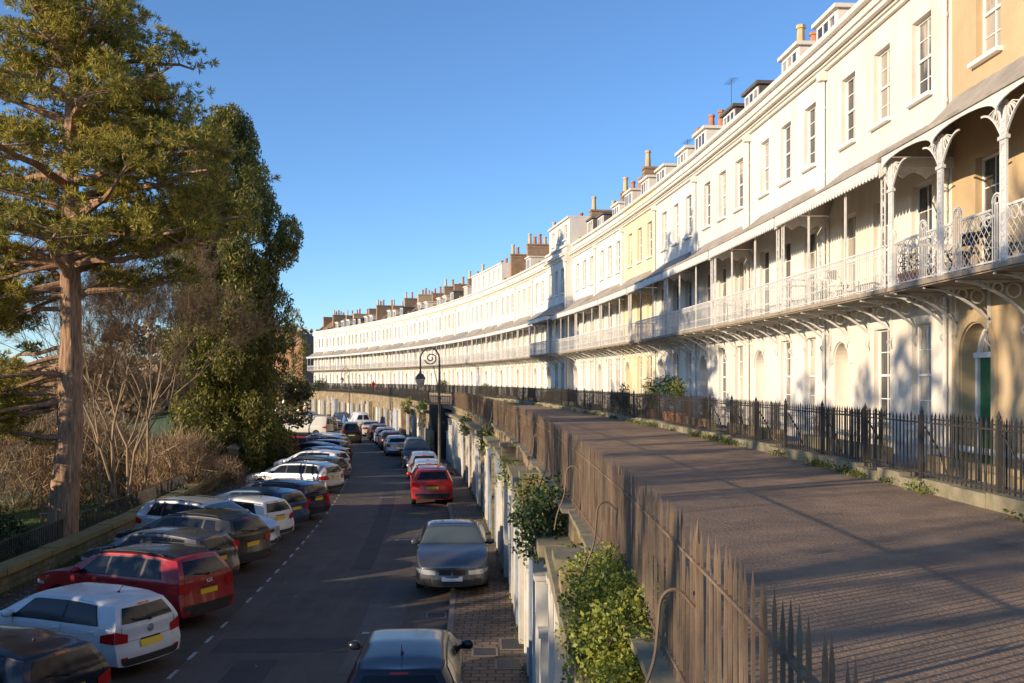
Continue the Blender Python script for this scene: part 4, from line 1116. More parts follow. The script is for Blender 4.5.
    rm.lathe([(0.06,0.05),(0.06,0.085),(0,0.09)], (0,0,0), 10, 'y')
    rme = rm.mesh('rim', True, 40); rme.materials.append(M['alloy'])
    for ax in axles:
        for sg in (1,-1):
            wo = link('wheel', tme, None, root); wo.location = (ax, sg*(w-0.115), R_); wo.rotation_euler = (0,0,0 if sg > 0 else PI)
            link('rim', rme, None, wo)
    # mirrors, handles, shut lines
    for sg in (1,-1):
        mbm = MB(); x = cowl-0.42; y = G['hw'](x); z = G['belt'](x)+0.05
        mbm.lathe([(0.0,-0.10),(0.06,-0.085),(0.085,-0.02),(0.085,0.05),(0.06,0.09),(0,0.10)], (0,0,0), 10, 'z')
        mm = mbm.mesh('door_mirror', True); 
        o = link('door_mirror', mm, paint, root); o.scale = (0.9,0.95,1.0); o.rotation_euler = (PI/2,0,0); o.location = (x, sg*(y+0.075), z+0.05)
        gm = MB(); gm.box(x-0.03, x+0.03, min(sg*(y-0.06),sg*(y+0.08)), max(sg*(y-0.06),sg*(y+0.03)), z-0.02, z+0.05); gm.build('mirror_stalk', M['blacktrim'], o).matrix_parent_inverse = Matrix.Identity(4)
        o.children[0].location = (0,0,0)
        # keep the stalk upright beside the mirror
        st_ = o.children[0]; st_.parent = root
        for (a, b) in p['side'][-2:]:
            h = MB(); zz = G['belt'](a)-0.10; yy = G['hw'](a+0.12)*0.985
            h.box(a+0.05, a+0.22, sg*yy-0.018, sg*yy+0.018, zz, zz+0.028); h.build('door_handle', paint if not p['clad'] else M['blacktrim'], root)
        # shut lines as thin dark strips on the flanks
        sl = MB()
        for xa in [p['side'][-1][0]-0.02, p['side'][-1][1]-0.12] + ([p['side'][1][0]+0.05] if len(p['side']) > 2 else []):
            r = ring(xa); pts = [(q[0], sg*(q[1]+0.003), q[2]) for q in r[3:9]]
            for q0, q1 in zip(pts, pts[1:]): sl.add([(q0[0]-0.005,q0[1],q0[2]),(q0[0]+0.005,q0[1],q0[2]),(q1[0]+0.005,q1[1],q1[2]),(q1[0]-0.005,q1[1],q1[2])],[(0,1,2,3)])
        sl.build('shut_line', M['blacktrim'], root)
        if p['rails']:
            r = MB(); q = []
            for x in np.linspace(xr+0.55, head-0.15, 8):
                rr = ring(x)[13]; q.append((rr[0], sg*rr[1], rr[2]+0.045))
            r.tube([(q[0][0]-0.06,q[0][1],q[0][2]-0.04)]+q+[(q[-1][0]+0.06,q[-1][1],q[-1][2]-0.04)], 0.018, 6); r.build('roof_rail', M['chrome'] if kind == 'estate' else M['blacktrim'], root)
        if p['clad']:
            def sk(u, v, sg=sg):
                x = axles[0]+R_+0.08+(axles[1]-axles[0]-2*R_-0.16)*u; r = ring(x); a, b = r[2], r[3]
                z = p['zb']+0.03+0.20*v
                for a, b in zip(r[1:], r[2:]):
                    if a[2] <= z <= b[2] and b[2] > a[2]:
                        t = (z-a[2])/(b[2]-a[2]); y = a[1]+(b[1]-a[1])*t; break
                else: y = r[3][1]
                return (x, sg*(y+0.010), z)
            patch('sill_trim', sk, 6, 3, M['blacktrim'])
    if glassroof:
        def gr(u, v):
            x = -1.0+1.15*v; r = ring(x); top = r[11:]; t = abs(2*u-1); k = (1-t*0.62)*(len(top)-1); i = min(len(top)-2, int(k)); t2 = k-i
            q = [top[i][c]+(top[i+1][c]-top[i][c])*t2 for c in range(3)]
            return (q[0], (-1 if u < .5 else 1)*q[1], q[2]+0.008)
        patch('glass_roof', gr, 12, 8, M['carglass'])
    # roof aerial
    if kind in ('hatch','hatch5'):
        am = MB(); x = xr+0.75; z = G['zt'](xr+0.5)+0.015; am.tube([(x,0,z),(x-0.13,0,z+0.16)], [0.008,0.004], 5); am.lathe([(0.03,z-0.02),(0.022,z+0.02),(0,z+0.025)], (x,0,0), 8); am.build('aerial', M['blacktrim'], root)
    root['_cap'] = 1
    return root, cap_pt, zb0
def text_mesh(txt, size, mat, name, depth=0.004):
    c = bpy.data.curves.new('txt', 'FONT'); c.body = txt; c.size = size; c.align_x = 'CENTER'; c.align_y = 'CENTER'; c.extrude = depth
    o = bpy.data.objects.new('txt', c); COL.objects.link(o)
    dg = bpy.context.evaluated_depsgraph_get(); dg.update()
    me = bpy.data.meshes.new_from_object(o.evaluated_get(dg)); bpy.data.objects.remove(o)
    me.materials.clear(); me.materials.append(mat); me.name = name
    return me
def put(car, s, o, head, dz=0.0):
    """head: angle in degrees to the left of the direction of travel away from the viewer"""
    r = car[0] if isinstance(car, tuple) else car
    t = s/R0; r.location = P(s, o, ROAD+dz); r.rotation_euler = (0, 0, PI/2 + t + math.radians(head))
    if '_cap' in r: del r['_cap']
    return r
def at(x, y):                                # world x,y -> s, o
    dx, dy = x-CX, y-CY; return R0*math.atan2(dy, dx), R0-math.hypot(dx, dy)
def emblem(car, kind, z):
    root, cap_pt, _ = car; q = cap_pt(0, z, True, 0.016)
    if kind == 'ring':
        mb = MB(); 
        ang = [2*PI*k/20 for k in range(21)]
        for a, b in zip(ang, ang[1:]): mb.bar((0,0.062*math.cos(a),0.062*math.sin(a)), (0,0.062*math.cos(b),0.062*math.sin(b)), 0.012)
        for pts in (((-0.03,0.055),(0,0.004)),((0.03,0.055),(0,0.004)),((-0.055,0.02),(-0.025,-0.05)),((-0.025,-0.05),(0,0.0)),((0,0.0),(0.025,-0.05)),((0.025,-0.05),(0.055,0.02))):
            mb.bar((0,pts[0][0],pts[0][1]),(0,pts[1][0],pts[1][1]),0.010)
        o = mb.build('badge', M['chrome'], root); o.location = q
    else:
        me = text_mesh(kind, 0.13, M['chrome'], 'badge'); o = link('badge', me, None, root); o.location = (q[0]-0.008, q[1], q[2]); o.rotation_euler = (PI/2-0.2, 0, -PI/2)
# left row, noses to the garden wall: (kind, paint, label, tail centre x, y, heading, opts)
G1 = 'cars parked at an angle along the left kerb'
def left_car(kind, paint, label, tx, ty, head=62, nose_out=False, **kw):
    c = make_car(kind, PM[paint], label, **kw); s, o = at(tx, ty); a = s/R0+PI/2+math.radians(head); L = CARS[kind]['L']
    r = c[0]; r.location = Vector((tx+math.cos(a)*L/2, ty+math.sin(a)*L/2, ROAD)); r.rotation_euler = (0,0,a + (PI if nose_out else 0)); del r['_cap']
    r['group'] = G1; return c
def roof_panel(c, kind, mat):
    p = CARS[kind]; G = car_geometry(p); mb = MB(); xs = np.linspace(G['xr']+0.12, 0.35, 12); g = []
    for x in xs:
        top = G['ring'](x)[13:]; row = [(q[0], -q[1], q[2]+0.006) for q in top[:-1]]+[(q[0], q[1], q[2]+0.006) for q in top[::-1]]; g.append(row)
    n = len(g[0]); mb.add([q for r in g for q in r], [(j*n+i, j*n+i+1, (j+1)*n+i+1, (j+1)*n+i) for j in range(len(xs)-1) for i in range(n-1)])
    mb.build('roof_panel', mat, c[0], True, 60)
left_car('hatch5','navy','dark navy hatchback nearest in the left row, cut by the bottom left corner', -6.75, 15.1)
c = left_car('hatch','white','white three-door hatchback parked between the navy car and the red car', -6.85, 18.7); emblem(c, 'ring', 0.865)
c = left_car('suv','red','dark red crossover with black roof parked beside the white hatchback', -6.85, 22.3, badge=None); emblem(c, 'KIA', 1.02)
roof_panel(c, 'suv', PM['black'])
left_car('hatch5','grey','dark grey hatchback with tall red lamps parked behind the red crossover', -7.75, 26.2, tail='tall')
left_car('suv','black','black off-roader with roof rails parked before the pale silver car', -7.5, 28.6)
left_car('suv','paleblue','pale silver car reversed in, its windscreen facing the road', -7.8, 31.3, nose_out=True)
left_car('hatch5','white','white hatchback parked beyond the pale silver car', -7.95, 33.9)
left_car('hatch5','blue','mid blue hatchback parked beyond the white hatchback', -7.95, 36.5)
left_car('estate','purple','indigo estate with dark rear window between blue hatchback and silver estate', -7.7, 39.4)
left_car('estate','silver','silver estate with roof rails parked beyond the indigo estate', -8.6, 48.2)
left_car('hatch5','navy','dark blue hatchback half hidden beyond the silver estate', -9.0, 52.2)
left_car('hatch5','white','white hatchback with yellow plate at the bend of the dashed line', -9.6, 56.6)
left_car('hatch','blue','light blue hatchback just beyond the white one at the bend', -10.1, 60.0)
left_car('saloon','maroon','maroon saloon beyond the light blue hatchback', -10.7, 63.6)
left_car('hatch','navy','small dark hatchback deep in the left row before the grey estate', -11.2, 67.2)
left_car('estate','grey','grey estate deep in the left row', -11.9, 71.2)
left_car('hatch5','silver','silver hatchback deep in the left row before the gap', -12.8, 75.5)
left_car('panelvan','cream','pale van parked in the left row under the conifer', -17.6, 96)
left_car('hatch5','purple','dark violet hatchback parked just beyond the pale van', -18.2, 102)
left_car('hatch5','cream','cream hatchback parked beyond the violet hatchback', -20.2, 108)
left_car('estate','black','black estate parked far along the left row', -21.8, 113)
left_car('suv','silver','silver off-roader parked far along the left row', -23.4, 118)
left_car('panelvan','white','white van parked at the far end of the left row', -28, 129)
r = put(make_car('hatch','' and None or PM['brightred'],'bright red hatchback tucked against the garden side under the bush'), 67.5, 20.4, 110); 
# right kerb
G2 = 'cars parked along the right kerb'
def right_car(kind, paint, label, s, o, head=0, dz=0.0, **kw):
    c = make_car(kind, PM[paint], label, **kw); r = put(c, s, o, head, dz); r['group'] = G2; return c
right_car('hatch5','navy','dark blue hatchback at the bottom edge of the photo beside the pavement', 8.75, 10.98, 1)
c = right_car('saloon','grey','grey saloon with glass roof facing us, two wheels up on the pavement', 20.6, 10.52, 180, 0.06, glassroof=True, badge='twin')
right_car('suv','brightred','bright red off-roader with yellow plate parked at the right kerb', 39.2, 11.25, 1)
right_car('hatch5','paleblue','pale silver hatchback parked just ahead of the red off-roader', 45.2, 11.3, 0)
right_car('hatch5','silver','silver hatchback parked before the black off-roader', 50.8, 11.35, 0)
right_car('van','black','tall black people carrier facing us at the right kerb', 57.5, 11.5, 180)
right_car('hatch','silver','silver hatchback with red lamps parked beyond the black people carrier', 68.5, 12.3, 0)
right_car('hatch5','navy','navy hatchback parked beyond the silver one at the right kerb', 75.0, 12.4, 0)
right_car('hatch5','white','white hatchback parked far along the right kerb', 81.5, 12.4, 0, tail='tall')
right_car('hatch5','maroon','maroon hatchback parked far along the right kerb', 88.0, 12.5, 0)
right_car('saloon','cream','cream saloon at the far end of the right-hand row', 95.0, 12.6, 0)
r = put(make_car('van', PM['black'], 'dark van driving away in the middle of the road', 'van', tail='tall', name='moving_van'), 84, 15.2, 0)
r = put(make_car('panelvan', PM['white'], 'white panel van parked by the far vault doors', 'van', name='parked_van'), 106, 12.6, 2)
for i, (s, o, h, k, pa, lab) in enumerate(((118,13.2,180,'suv','grey','grey car facing us by the far pale vaults'),(128,16.5,10,'estate','silver','silver car on the far bend of the road'),(136,17.2,10,'hatch5','brightred','red-lamped car on the far bend beyond the silver one'),(147,17.5,10,'panelvan','white','white van where the road bends out of sight'))):
    put(make_car(k, PM[pa], lab), s, o, h)

# ------------------------------------------------------------------ people, far away and small
def person(p, facing, top, legs, label, bag=False):
    root = empty('person', p, facing)
    V = [(0,0,0.95),(0,0.01,1.18),(0,0,1.40),(0,0,1.52),(0,0.03,1.62),(0,0.02,1.74), (0.19,0,1.40),(0.27,0.02,1.12),(0.25,0.14,0.88),(-0.19,0,1.40),(-0.27,-0.02,1.12),(-0.25,0.05,0.86),
         (0.10,0,0.90),(0.11,0.10,0.50),(0.11,0.02,0.07),(0.11,0.18,0.04),(-0.10,0,0.90),(-0.11,-0.06,0.50),(-0.11,-0.22,0.09),(-0.11,-0.06,0.04)]
    Ed = [(0,1),(1,2),(2,3),(3,4),(4,5),(2,6),(6,7),(7,8),(2,9),(9,10),(10,11),(0,12),(12,13),(13,14),(14,15),(0,16),(16,17),(17,18),(18,19)]
    Rr = [0.16,0.15,0.16,0.06,0.10,0.085,0.075,0.055,0.04,0.075,0.055,0.04,0.10,0.075,0.05,0.04,0.10,0.075,0.05,0.04]
    me = bpy.data.meshes.new('b'); me.from_pydata(V, Ed, []); o = bpy.data.objects.new('b', me); COL.objects.link(o)
    sk = o.modifiers.new('s','SKIN'); sb = o.modifiers.new('d','SUBSURF'); sb.levels = 1
    for i, v in enumerate(me.skin_vertices[0].data): v.radius = (Rr[i], Rr[i]); v.use_root = (i == 0)
    dg = bpy.context.evaluated_depsgraph_get(); dg.update(); nm = bpy.data.meshes.new_from_object(o.evaluated_get(dg)); bpy.data.objects.remove(o)
    nm.materials.clear()
    for m in (M[top], M[legs], M['skin'], M['hair']): nm.materials.append(m)
    for q in nm.polygons:
        z = q.center.z; q.use_smooth = True
        q.material_index = 3 if (z > 1.70 or (z > 1.58 and q.center.y < 0.0)) else 2 if z > 1.53 else 1 if z < 0.92 and abs(q.center.x) < 0.2 else 0
    nm.name = 'body'; link('body', nm, None, root); tag(root, label, 'person')
person(P(118, 9.4, 0), 1.0, 'red', 'darkcloth', 'person in a red coat standing at the far terrace railing')
person(P(104, 14.4, ROAD), 2.5, 'blue', 'darkcloth', 'person in blue walking in the road beside the white panel van')

# ------------------------------------------------------------------ foliage
def unit(n):
    v = rng.normal(size=(n,3)); return v/np.linalg.norm(v, axis=1, keepdims=True)
def leaf_quads(c, size, jitter=0.4, aspect=0.55, up=None):
    n = len(c); a = unit(n); b = unit(n)
    if up is not None: a = a*(1-up)+np.array([0,0,-1.0])*up; a /= np.linalg.norm(a, axis=1, keepdims=True)
    b = np.cross(a, b); b /= (np.linalg.norm(b, axis=1, keepdims=True)+1e-9)
    s = size*(1+jitter*(rng.random((n,1))*2-1)); a = a*s; b = b*s*aspect
    return np.stack([c-a*0.5, c+b*0.5, c+a*0.5, c-b*0.5], axis=1).reshape(-1,3)
def lumps_points(lumps, per, shell=0.55):
    out = []
    for (cx, cy, cz, rx, ry, rz) in lumps:
        n = max(8, int(per*(rx*ry*rz)**(2/3)))
        d = unit(n); r = (shell+(1-shell)*rng.random((n,1)))**0.8
        out.append(d*r*np.array([rx,ry,rz])+np.array([cx,cy,cz]))
    return np.concatenate(out)
def needle_tufts(centers, dirs, k, length, width):
    n = len(centers); c = np.repeat(centers, k, axis=0); d = np.repeat(dirs, k, axis=0)
    v = unit(n*k)*0.9+d*0.75; v /= np.linalg.norm(v, axis=1, keepdims=True)
    L = length*(0.7+0.6*rng.random((n*k,1))); w = np.cross(v, unit(n*k)); w /= (np.linalg.norm(w, axis=1, keepdims=True)+1e-9)
    t = c+v*L; m = c+v*L*0.55
    return np.stack([c, m+w*width*0.5, t, m-w*width*0.5], axis=1).reshape(-1,3)
def limb(mb, p0, p1, r0, r1, bend=0.15, n=6, seg=7):
    p0 = Vector(p0); p1 = Vector(p1); d = p1-p0; off = Vector((random.uniform(-1,1),random.uniform(-1,1),random.uniform(-0.3,1)))*d.length*bend
    pts = [p0+d*(i/n)+off*math.sin(PI*i/n)+Vector((random.gauss(0,.02),random.gauss(0,.02),random.gauss(0,.02)))*d.length*0.5*(0 < i < n) for i in range(n+1)]
    mb.tube(pts, [r0+(r1-r0)*(i/n)**0.8 for i in range(n+1)], seg); return pts
def trunk_tube(mb, p0, p1, r0, r1, flare=0.35, n=14, seg=14, wob=0.12):
    p0 = Vector(p0); p1 = Vector(p1); pts = []; rr = []
    for i in range(n+1):
        t = i/n; pts.append(p0+(p1-p0)*t+Vector((math.sin(t*5)*wob, math.cos(t*4)*wob, 0))*min(1, t*3)); rr.append((r0+(r1-r0)*t)+flare*math.exp(-t*16))
    mb.tube(pts, rr, seg); return pts
from mathutils import noise as mnoise
def bark_trunk(pts, rr, seg=44, rings=170):
    vs = []; fs = []; n = len(pts)-1
    for j in range(rings+1):
        t = j/rings*n; i = min(n-1, int(t)); f = t-i; c = pts[i].lerp(pts[i+1], f); r = rr[i]+(rr[i+1]-rr[i])*f
        for k in range(seg):
            a = 2*PI*k/seg; ca, sa = math.cos(a), math.sin(a)
            q = abs(mnoise.noise(Vector((ca*3.4, sa*3.4, c.z*0.55))))+0.5*abs(mnoise.noise(Vector((ca*8, sa*8, c.z*1.6))))
            w = 1+0.22*(min(0.5, q)-0.22)+0.10*mnoise.noise(Vector((ca, sa, c.z*0.4)))
            vs.append((c.x+ca*r*w, c.y+sa*r*w, c.z))
    for j in range(rings):
        for k in range(seg): a = j*seg+k; b = j*seg+(k+1) % seg; fs.append((a, b, b+seg, a+seg))
    m = MB(); m.add(vs, fs); return m
def pine_tree(x, y, z0):
    root = empty('pine_tree', (x, y, z0)); H = 18.9
    tb = MB(); tp = trunk_tube(tb, (0,0,-0.3), (0.5,0.2,H*0.86), 0.50, 0.17, 0.16)
    nn = len(tp)-1; bark_trunk(tp, [0.45-0.28*i/nn+0.15*math.exp(-i/nn*16) for i in range(nn+1)]).build('trunk', M['bark'], root, True, 60)
    lb = MB(); tufts = []; td = []
    def pad(c, rx, rz, n):
        d = unit(n); r = rng.random((n,1))**0.45; q = d*r*np.array([rx,rx,rz])+np.array(c); tufts.append(q)
        dd = d*0.6+np.array([0,0,0.6]); td.append(dd)
    def at_h(h): 
        t = h/(H*0.86); i = min(len(tp)-2, int(t*(len(tp)-1))); return tp[i].lerp(tp[i+1], t*(len(tp)-1)-i)
    specs = []
    for k in range(46):
        h = 8.9+(H-9.5)*(k/45)**0.95; f = (h-8.9)/(H-8.9)
        reach = (5.0*(1-0.05*f) if f < 0.5 else 4.8*(1-((f-0.5)/0.5)**1.4*0.68))*random.uniform(0.55,1.12)
        specs.append((h, k*2.399+random.uniform(-.4,.4), reach, random.uniform(-0.05,0.30)))
    for k in range(11): specs.append((9.8+k*0.52, random.uniform(-0.6,0.8), random.uniform(4.4,5.5)*(1-max(0, k-6)*0.08), random.uniform(0.0,0.22)))
    for h, a, reach, rise in specs:
        hb = min(h, H*0.84); b0 = at_h(hb); tip = Vector((b0.x+math.cos(a)*reach, b0.y+math.sin(a)*reach, h+reach*rise))
        pts = limb(lb, b0, tip, 0.05+0.022*reach, 0.03, 0.10)
        npad = max(2, int(reach*2.4))
        for j in range(npad):
            t = 0.38+0.66*(j+random.random()*0.6)/npad; p = pts[min(6, int(t*6))]
            side = Vector((-math.sin(a), math.cos(a), 0))*random.uniform(-1,1)*reach*0.30+Vector((0,0,random.uniform(-0.1,0.55)))
            e = p+side+Vector((random.uniform(-.3,.3),)*3); limb(lb, p, e, 0.03, 0.012, 0.12, 3, 4)
            pad(e+Vector((0,0,0.12)), random.uniform(0.40,0.80), random.uniform(0.22,0.38), random.randint(13,22))
    for k in range(16):                       # ragged top
        a = random.uniform(0,6.28); r = random.uniform(0,2.2); q = Vector((0.5+r*math.cos(a), 0.2+r*math.sin(a), H*0.84+random.uniform(0.4,3.0)-r*0.4))
        limb(lb, at_h(H*0.84), q, 0.06, 0.015, 0.1, 4, 4); pad(q, random.uniform(0.3,0.6), 0.4, 18)
    for k in range(26):                       # foliage drooping on the far side from the road
        a = PI+random.uniform(-0.75,0.6); h = random.uniform(4.2,9.5); reach = random.uniform(3.4,6.4); b0 = at_h(min(h+1.0, 12)); tip = Vector((b0.x+math.cos(a)*reach, b0.y+math.sin(a)*reach, h-0.3))
        pts = limb(lb, b0, tip, 0.09, 0.02, 0.10)
        for j in range(int(reach*1.5)):
            p = pts[random.randint(3,6)]; e = p+Vector((random.uniform(-.6,.6),random.uniform(-.8,.8),random.uniform(-.3,.5))); limb(lb, p, e, 0.025, 0.01, 0.1, 3, 4)
            pad(e, random.uniform(0.35,0.65), random.uniform(0.2,0.4), random.randint(14,24))
    # the low dead-ended limbs seen against the sky
    for h, a, reach, rise in ((6.6,2.9,4.0,-0.02),(5.8,3.3,2.8,-0.15),(8.6,0.25,3.2,0.30),(4.4,3.2,2.4,0.15)):
        b0 = at_h(h); tip = b0+Vector((math.cos(a)*reach, math.sin(a)*reach, reach*rise)); pts = limb(lb, b0, tip, 0.13, 0.035, 0.12)
        for j in range(4): pad(pts[3+j]+Vector((random.uniform(-.5,.5),random.uniform(-.5,.5),random.uniform(-.3,.4))), 0.5, 0.3, 16)
    lb.build('branches', M['bark'], root, True)
    c = np.concatenate(tufts); d = np.concatenate(td)
    v = needle_tufts(c, d, 20, 0.20, 0.030)
    link('crown', np_mesh('crown', v, 4), M['pine'], root)
    tag(root, 'tall pine with red-brown bark and open needle crown, tallest tree at the left', 'tree')
def cypress_tree(x, y, z0, H, rad, label, mat='cypress', nlump=150, leaf=0.24, per=420, name='conifer_tree'):
    root = empty(name, (x, y, z0))
    tb = MB(); trunk_tube(tb, (0,0,-0.3), (0,0,H*0.92), rad*0.12, 0.05, 0.3, 10, 10); tb.build('trunk', M['barkdark'], root, True)
    lumps = []; brs = MB()
    for k in range(nlump):
        f = (k+0.5)/nlump; h = 0.6+f*(H-1.0); prof = rad*(0.97 if f < 0.62 else 0.97*(1-((f-0.62)/0.38)**2.2*0.86))*(0.86+0.14*math.sin(f*21))+0.15
        a = k*2.399+random.uniform(-.5,.5); r = prof*random.uniform(0.55,1.02)
        sz = random.uniform(0.5,1.0)*(1.0 if f < 0.8 else 0.75)*rad/3.6
        lumps.append((r*math.cos(a), r*math.sin(a), h, sz, sz, sz*random.uniform(1.0,1.5)))
        if k % 3 == 0: limb(brs, (0,0,h-0.6), (r*math.cos(a)*0.85, r*math.sin(a)*0.85, h), 0.06, 0.02, 0.1, 3, 4)
    brs.build('branches', M['barkdark'], root)
    c = lumps_points(lumps, per, 0.5)
    c[:,2] -= 0.25*rng.random(len(c))**2
    link('crown', np_mesh('crown', leaf_quads(c, leaf, 0.5, 0.30, 0.5), 4), M[mat], root)
    tag(root, label, 'tree'); return root
def bare_tree(x, y, z0, H, label, mat='barkgrey', stems=1, spread=0.55, depth=6, r0=0.17, dens=1.0, seed=1, name='bare_tree', group=None):
    rs = random.Random(seed); root = empty(name, (x, y, z0)); tb = MB(); br = MB(); tw = []
    def grow(p, d, L, r, lev):
        n = 3 if lev < 3 else 2; pts = [p]; q = p.copy(); dd = d.copy()
        for i in range(n):
            dd = (dd+Vector((rs.gauss(0,.10),rs.gauss(0,.10),rs.gauss(0,.06)+0.03))).normalized(); q = q+dd*(L/n); pts.append(q.copy())
        if lev >= depth-1: tw.append((pts[0], pts[-1], r)); 
        else: (tb if lev == 0 else br).tube(pts, [r*(1-0.35*i/n) for i in range(n+1)], 8 if lev < 2 else 5 if lev < 4 else 3, cap=False)
        if lev >= depth: return
        k = rs.choice((2,3)) if lev < 3 else rs.choice((2,3,3))
        for j in range(k):
            a = rs.uniform(0, 2*PI); perp = dd.orthogonal().normalized(); perp = Matrix.Rotation(a, 3, dd) @ perp
            sp = spread*rs.uniform(0.6,1.3)*(0.6 if j == 0 else 1)
            nd = (dd+perp*sp+Vector((0,0,0.12))).normalized()
            start = pts[-1] if j == 0 or lev == 0 else pts[-1].lerp(pts[-2], rs.random())
            grow(start, nd, L*rs.uniform(0.62,0.86), r*0.63*(1.05 if j == 0 else 0.85), lev+1)
    for sidx in range(stems):
        a = 2*PI*sidx/stems+rs.uniform(-.3,.3); lean = 0.0 if stems == 1 else rs.uniform(0.12,0.4)
        grow(Vector((math.cos(a)*0.1*(stems > 1), math.sin(a)*0.1*(stems > 1), -0.3)), Vector((math.cos(a)*lean, math.sin(a)*lean, 1)).normalized(), H*0.27, r0*rs.uniform(0.7,1.0), 0)
    tb.build('trunk', M[mat], root, True); br.build('branches', M[mat], root, True)
    vs = []
    for a, b, r in tw:
        for k in range(max(1, int(dens*2))):
            d = b-a; e = b if k == 0 else a+d*rs.uniform(0.3,1)+Vector((rs.gauss(0,.3),rs.gauss(0,.3),rs.gauss(0,.3)))*d.length
            st_ = a if k == 0 else a+d*rs.uniform(0,0.6); w = max(0.006, r*0.9)
            u = (e-st_).cross(Vector((rs.gauss(0,1),rs.gauss(0,1),rs.gauss(0,1))))
            if u.length < 1e-6: continue
            u = u.normalized()*w; v = (e-st_).cross(u).normalized()*w
            vs += [st_-u, st_+u, e+u*0.35, e-u*0.35, st_-v, st_+v, e+v*0.35, e-v*0.35]
    if vs: link('twigs', np_mesh('twigs', np.array([tuple(v) for v in vs]), 4), M[mat], root)
    tag(root, label, 'tree', group); return root
def shrub(x, y, z0, lumps, mat, leaf, per, label, cat='shrub', stem=True, name='shrub', shell=0.35, aspect=0.6, group=None, stemmat='barkdark'):
    root = empty(name, (x, y, z0))
    c = lumps_points(lumps, per, shell); link('foliage', np_mesh('foliage', leaf_quads(c, leaf, 0.4, aspect), 4), M[mat], root)
    if stem:
        sb = MB()
        for (cx, cy, cz, rx, ry, rz) in lumps: limb(sb, (cx*0.3, cy*0.3, 0), (cx, cy, cz), 0.035, 0.012, 0.1, 4, 5)
        sb.build('stem', M[stemmat], root)
    tag(root, label, cat, group); return root
def rlumps(n, sx, sy, h0, h1, r0, r1, flat=0.8):
    out = []
    for _ in range(n):
        r = random.uniform(r0, r1); out.append((random.uniform(-sx,sx), random.uniform(-sy,sy), random.uniform(h0,h1), r, r, r*flat))
    return out
def gz(x, y): return ground_z(x, y)
# in-frame trees
pine_tree(-14.35, 31.6, gz(-14.35,31.6))
cypress_tree(-17.4, 61, gz(-17.4,61), 22.6, 3.85, 'big dark column-shaped conifer behind the garden gate piers', nlump=290, per=760, leaf=0.25)
cypress_tree(-21.5, 98, gz(-21.5,98), 13.5, 1.5, 'small narrow conifer at the right of the big dark conifer', nlump=110, per=500)
bare_tree(-16.6, 42.5, gz(-16.6,42.5), 13.5, 'pale bare multi-stemmed tree between the pine and the dark conifer', stems=5, spread=0.6, depth=7, r0=0.095, seed=5, dens=3.5)
bare_tree(-20.5, 50, gz(-20.5,50), 9.5, 'smaller bare brown tree just left of the dark conifer', mat='barkgrey', stems=4, depth=7, r0=0.085, seed=9, dens=3)
shrub(-19.6, 77, gz(-19.6,77), rlumps(26, 2.8, 4.5, 1.5, 6.0, 0.9, 1.6), 'magnolia', 0.26, 380, 'broad evergreen magnolia with rusty leaves hanging over the far garden wall', 'tree', name='evergreen_tree')
shrub(-16.9, 66.5, gz(-16.9,66.5), rlumps(14, 1.8, 3.0, 1.2, 4.0, 0.7, 1.2), 'magnolia', 0.22, 380, 'rusty-leaved evergreen bush leaning over the bright red car', 'shrub')
# garden undergrowth
shrub(-17.0, 29.5, gz(-17,29.5), rlumps(26, 2.2, 2.6, 0.4, 1.9, 0.6, 1.0), 'evergreen', 0.12, 900, 'dense dark green hedge behind the railing at the left edge', 'hedge', name='hedge')
shrub(-21.5, 36.5, gz(-21.5,36.5), rlumps(12, 2.2, 1.0, 0.4, 1.5, 0.5, 0.8), 'evergreen', 0.12, 700, 'low dark shrub beyond the lawn at the left edge', 'shrub')
def twiggy(x, y, z0, n, sx, sy, h, label, mat='twig', seed=1, L=(0.5,1.2)):
    root = empty('bare_shrub', (x, y, z0)); q = []
    rs_ = np.random.default_rng(seed); cx = rs_.uniform(-sx,sx,n); cy = rs_.uniform(-sy,sy,n); cz = rs_.uniform(0,1,n)**0.8*h*(1-0.35*(np.abs(cx)/sx)**2)
    c = np.stack([cx,cy,cz],1); d = rs_.normal(size=(n,3))*np.array([0.6,0.6,0.35])+np.array([0,0,0.75]); d /= np.linalg.norm(d,axis=1,keepdims=True)
    d *= rs_.uniform(L[0],L[1],(n,1)); w = np.cross(d, rs_.normal(size=(n,3))); w /= np.linalg.norm(w,axis=1,keepdims=True); w *= 0.014
    v = np.stack([c-w, c+w, c+d+w*0.3, c+d-w*0.3],1).reshape(-1,3)
    link('twigs', np_mesh('twigs', v, 4), M[mat], root)
    sb = MB()
    for k in range(14):
        px, py = random.uniform(-sx,sx), random.uniform(-sy,sy); limb(sb, (px*0.6,py*0.6,-0.2), (px,py,h*random.uniform(0.6,1.0)), 0.04, 0.012, 0.08, 4, 5)
    sb.build('stem', M['barkdark'], root)
    tag(root, label, 'shrub')
twiggy(-28, 53, gz(-28,53), 10000, 5.5, 2.5, 5.6, 'russet leafless thicket at the left edge behind the lawn', seed=2)
twiggy(-22, 53, gz(-22,53), 6000, 3.0, 2.0, 4.0, 'russet leafless thicket behind the pine trunk', seed=3)
twiggy(-16.3, 48.5, gz(-16.3,48.5), 3500, 1.6, 2.0, 3.2, 'brown leafless shrub at the foot of the bare tree', seed=4)
twiggy(-37, 70, gz(-37,70), 9000, 9, 3, 7.5, 'tall brown thicket farther back in the garden', seed=6, L=(0.7,1.6))
twiggy(-15.4, 53.5, gz(-15.4,53.5), 1500, 0.9, 1.2, 1.7, 'pale seed-headed shrub against the garden railing', seed=8, L=(0.3,0.6))
shrub(-15.2, 44.5, gz(-15.2,44.5), rlumps(10, 0.6, 3.2, 0.3, 1.1, 0.4, 0.6), 'ivy', 0.13, 500, 'low ivy-green shrub along the railing below the bare tree', 'shrub')
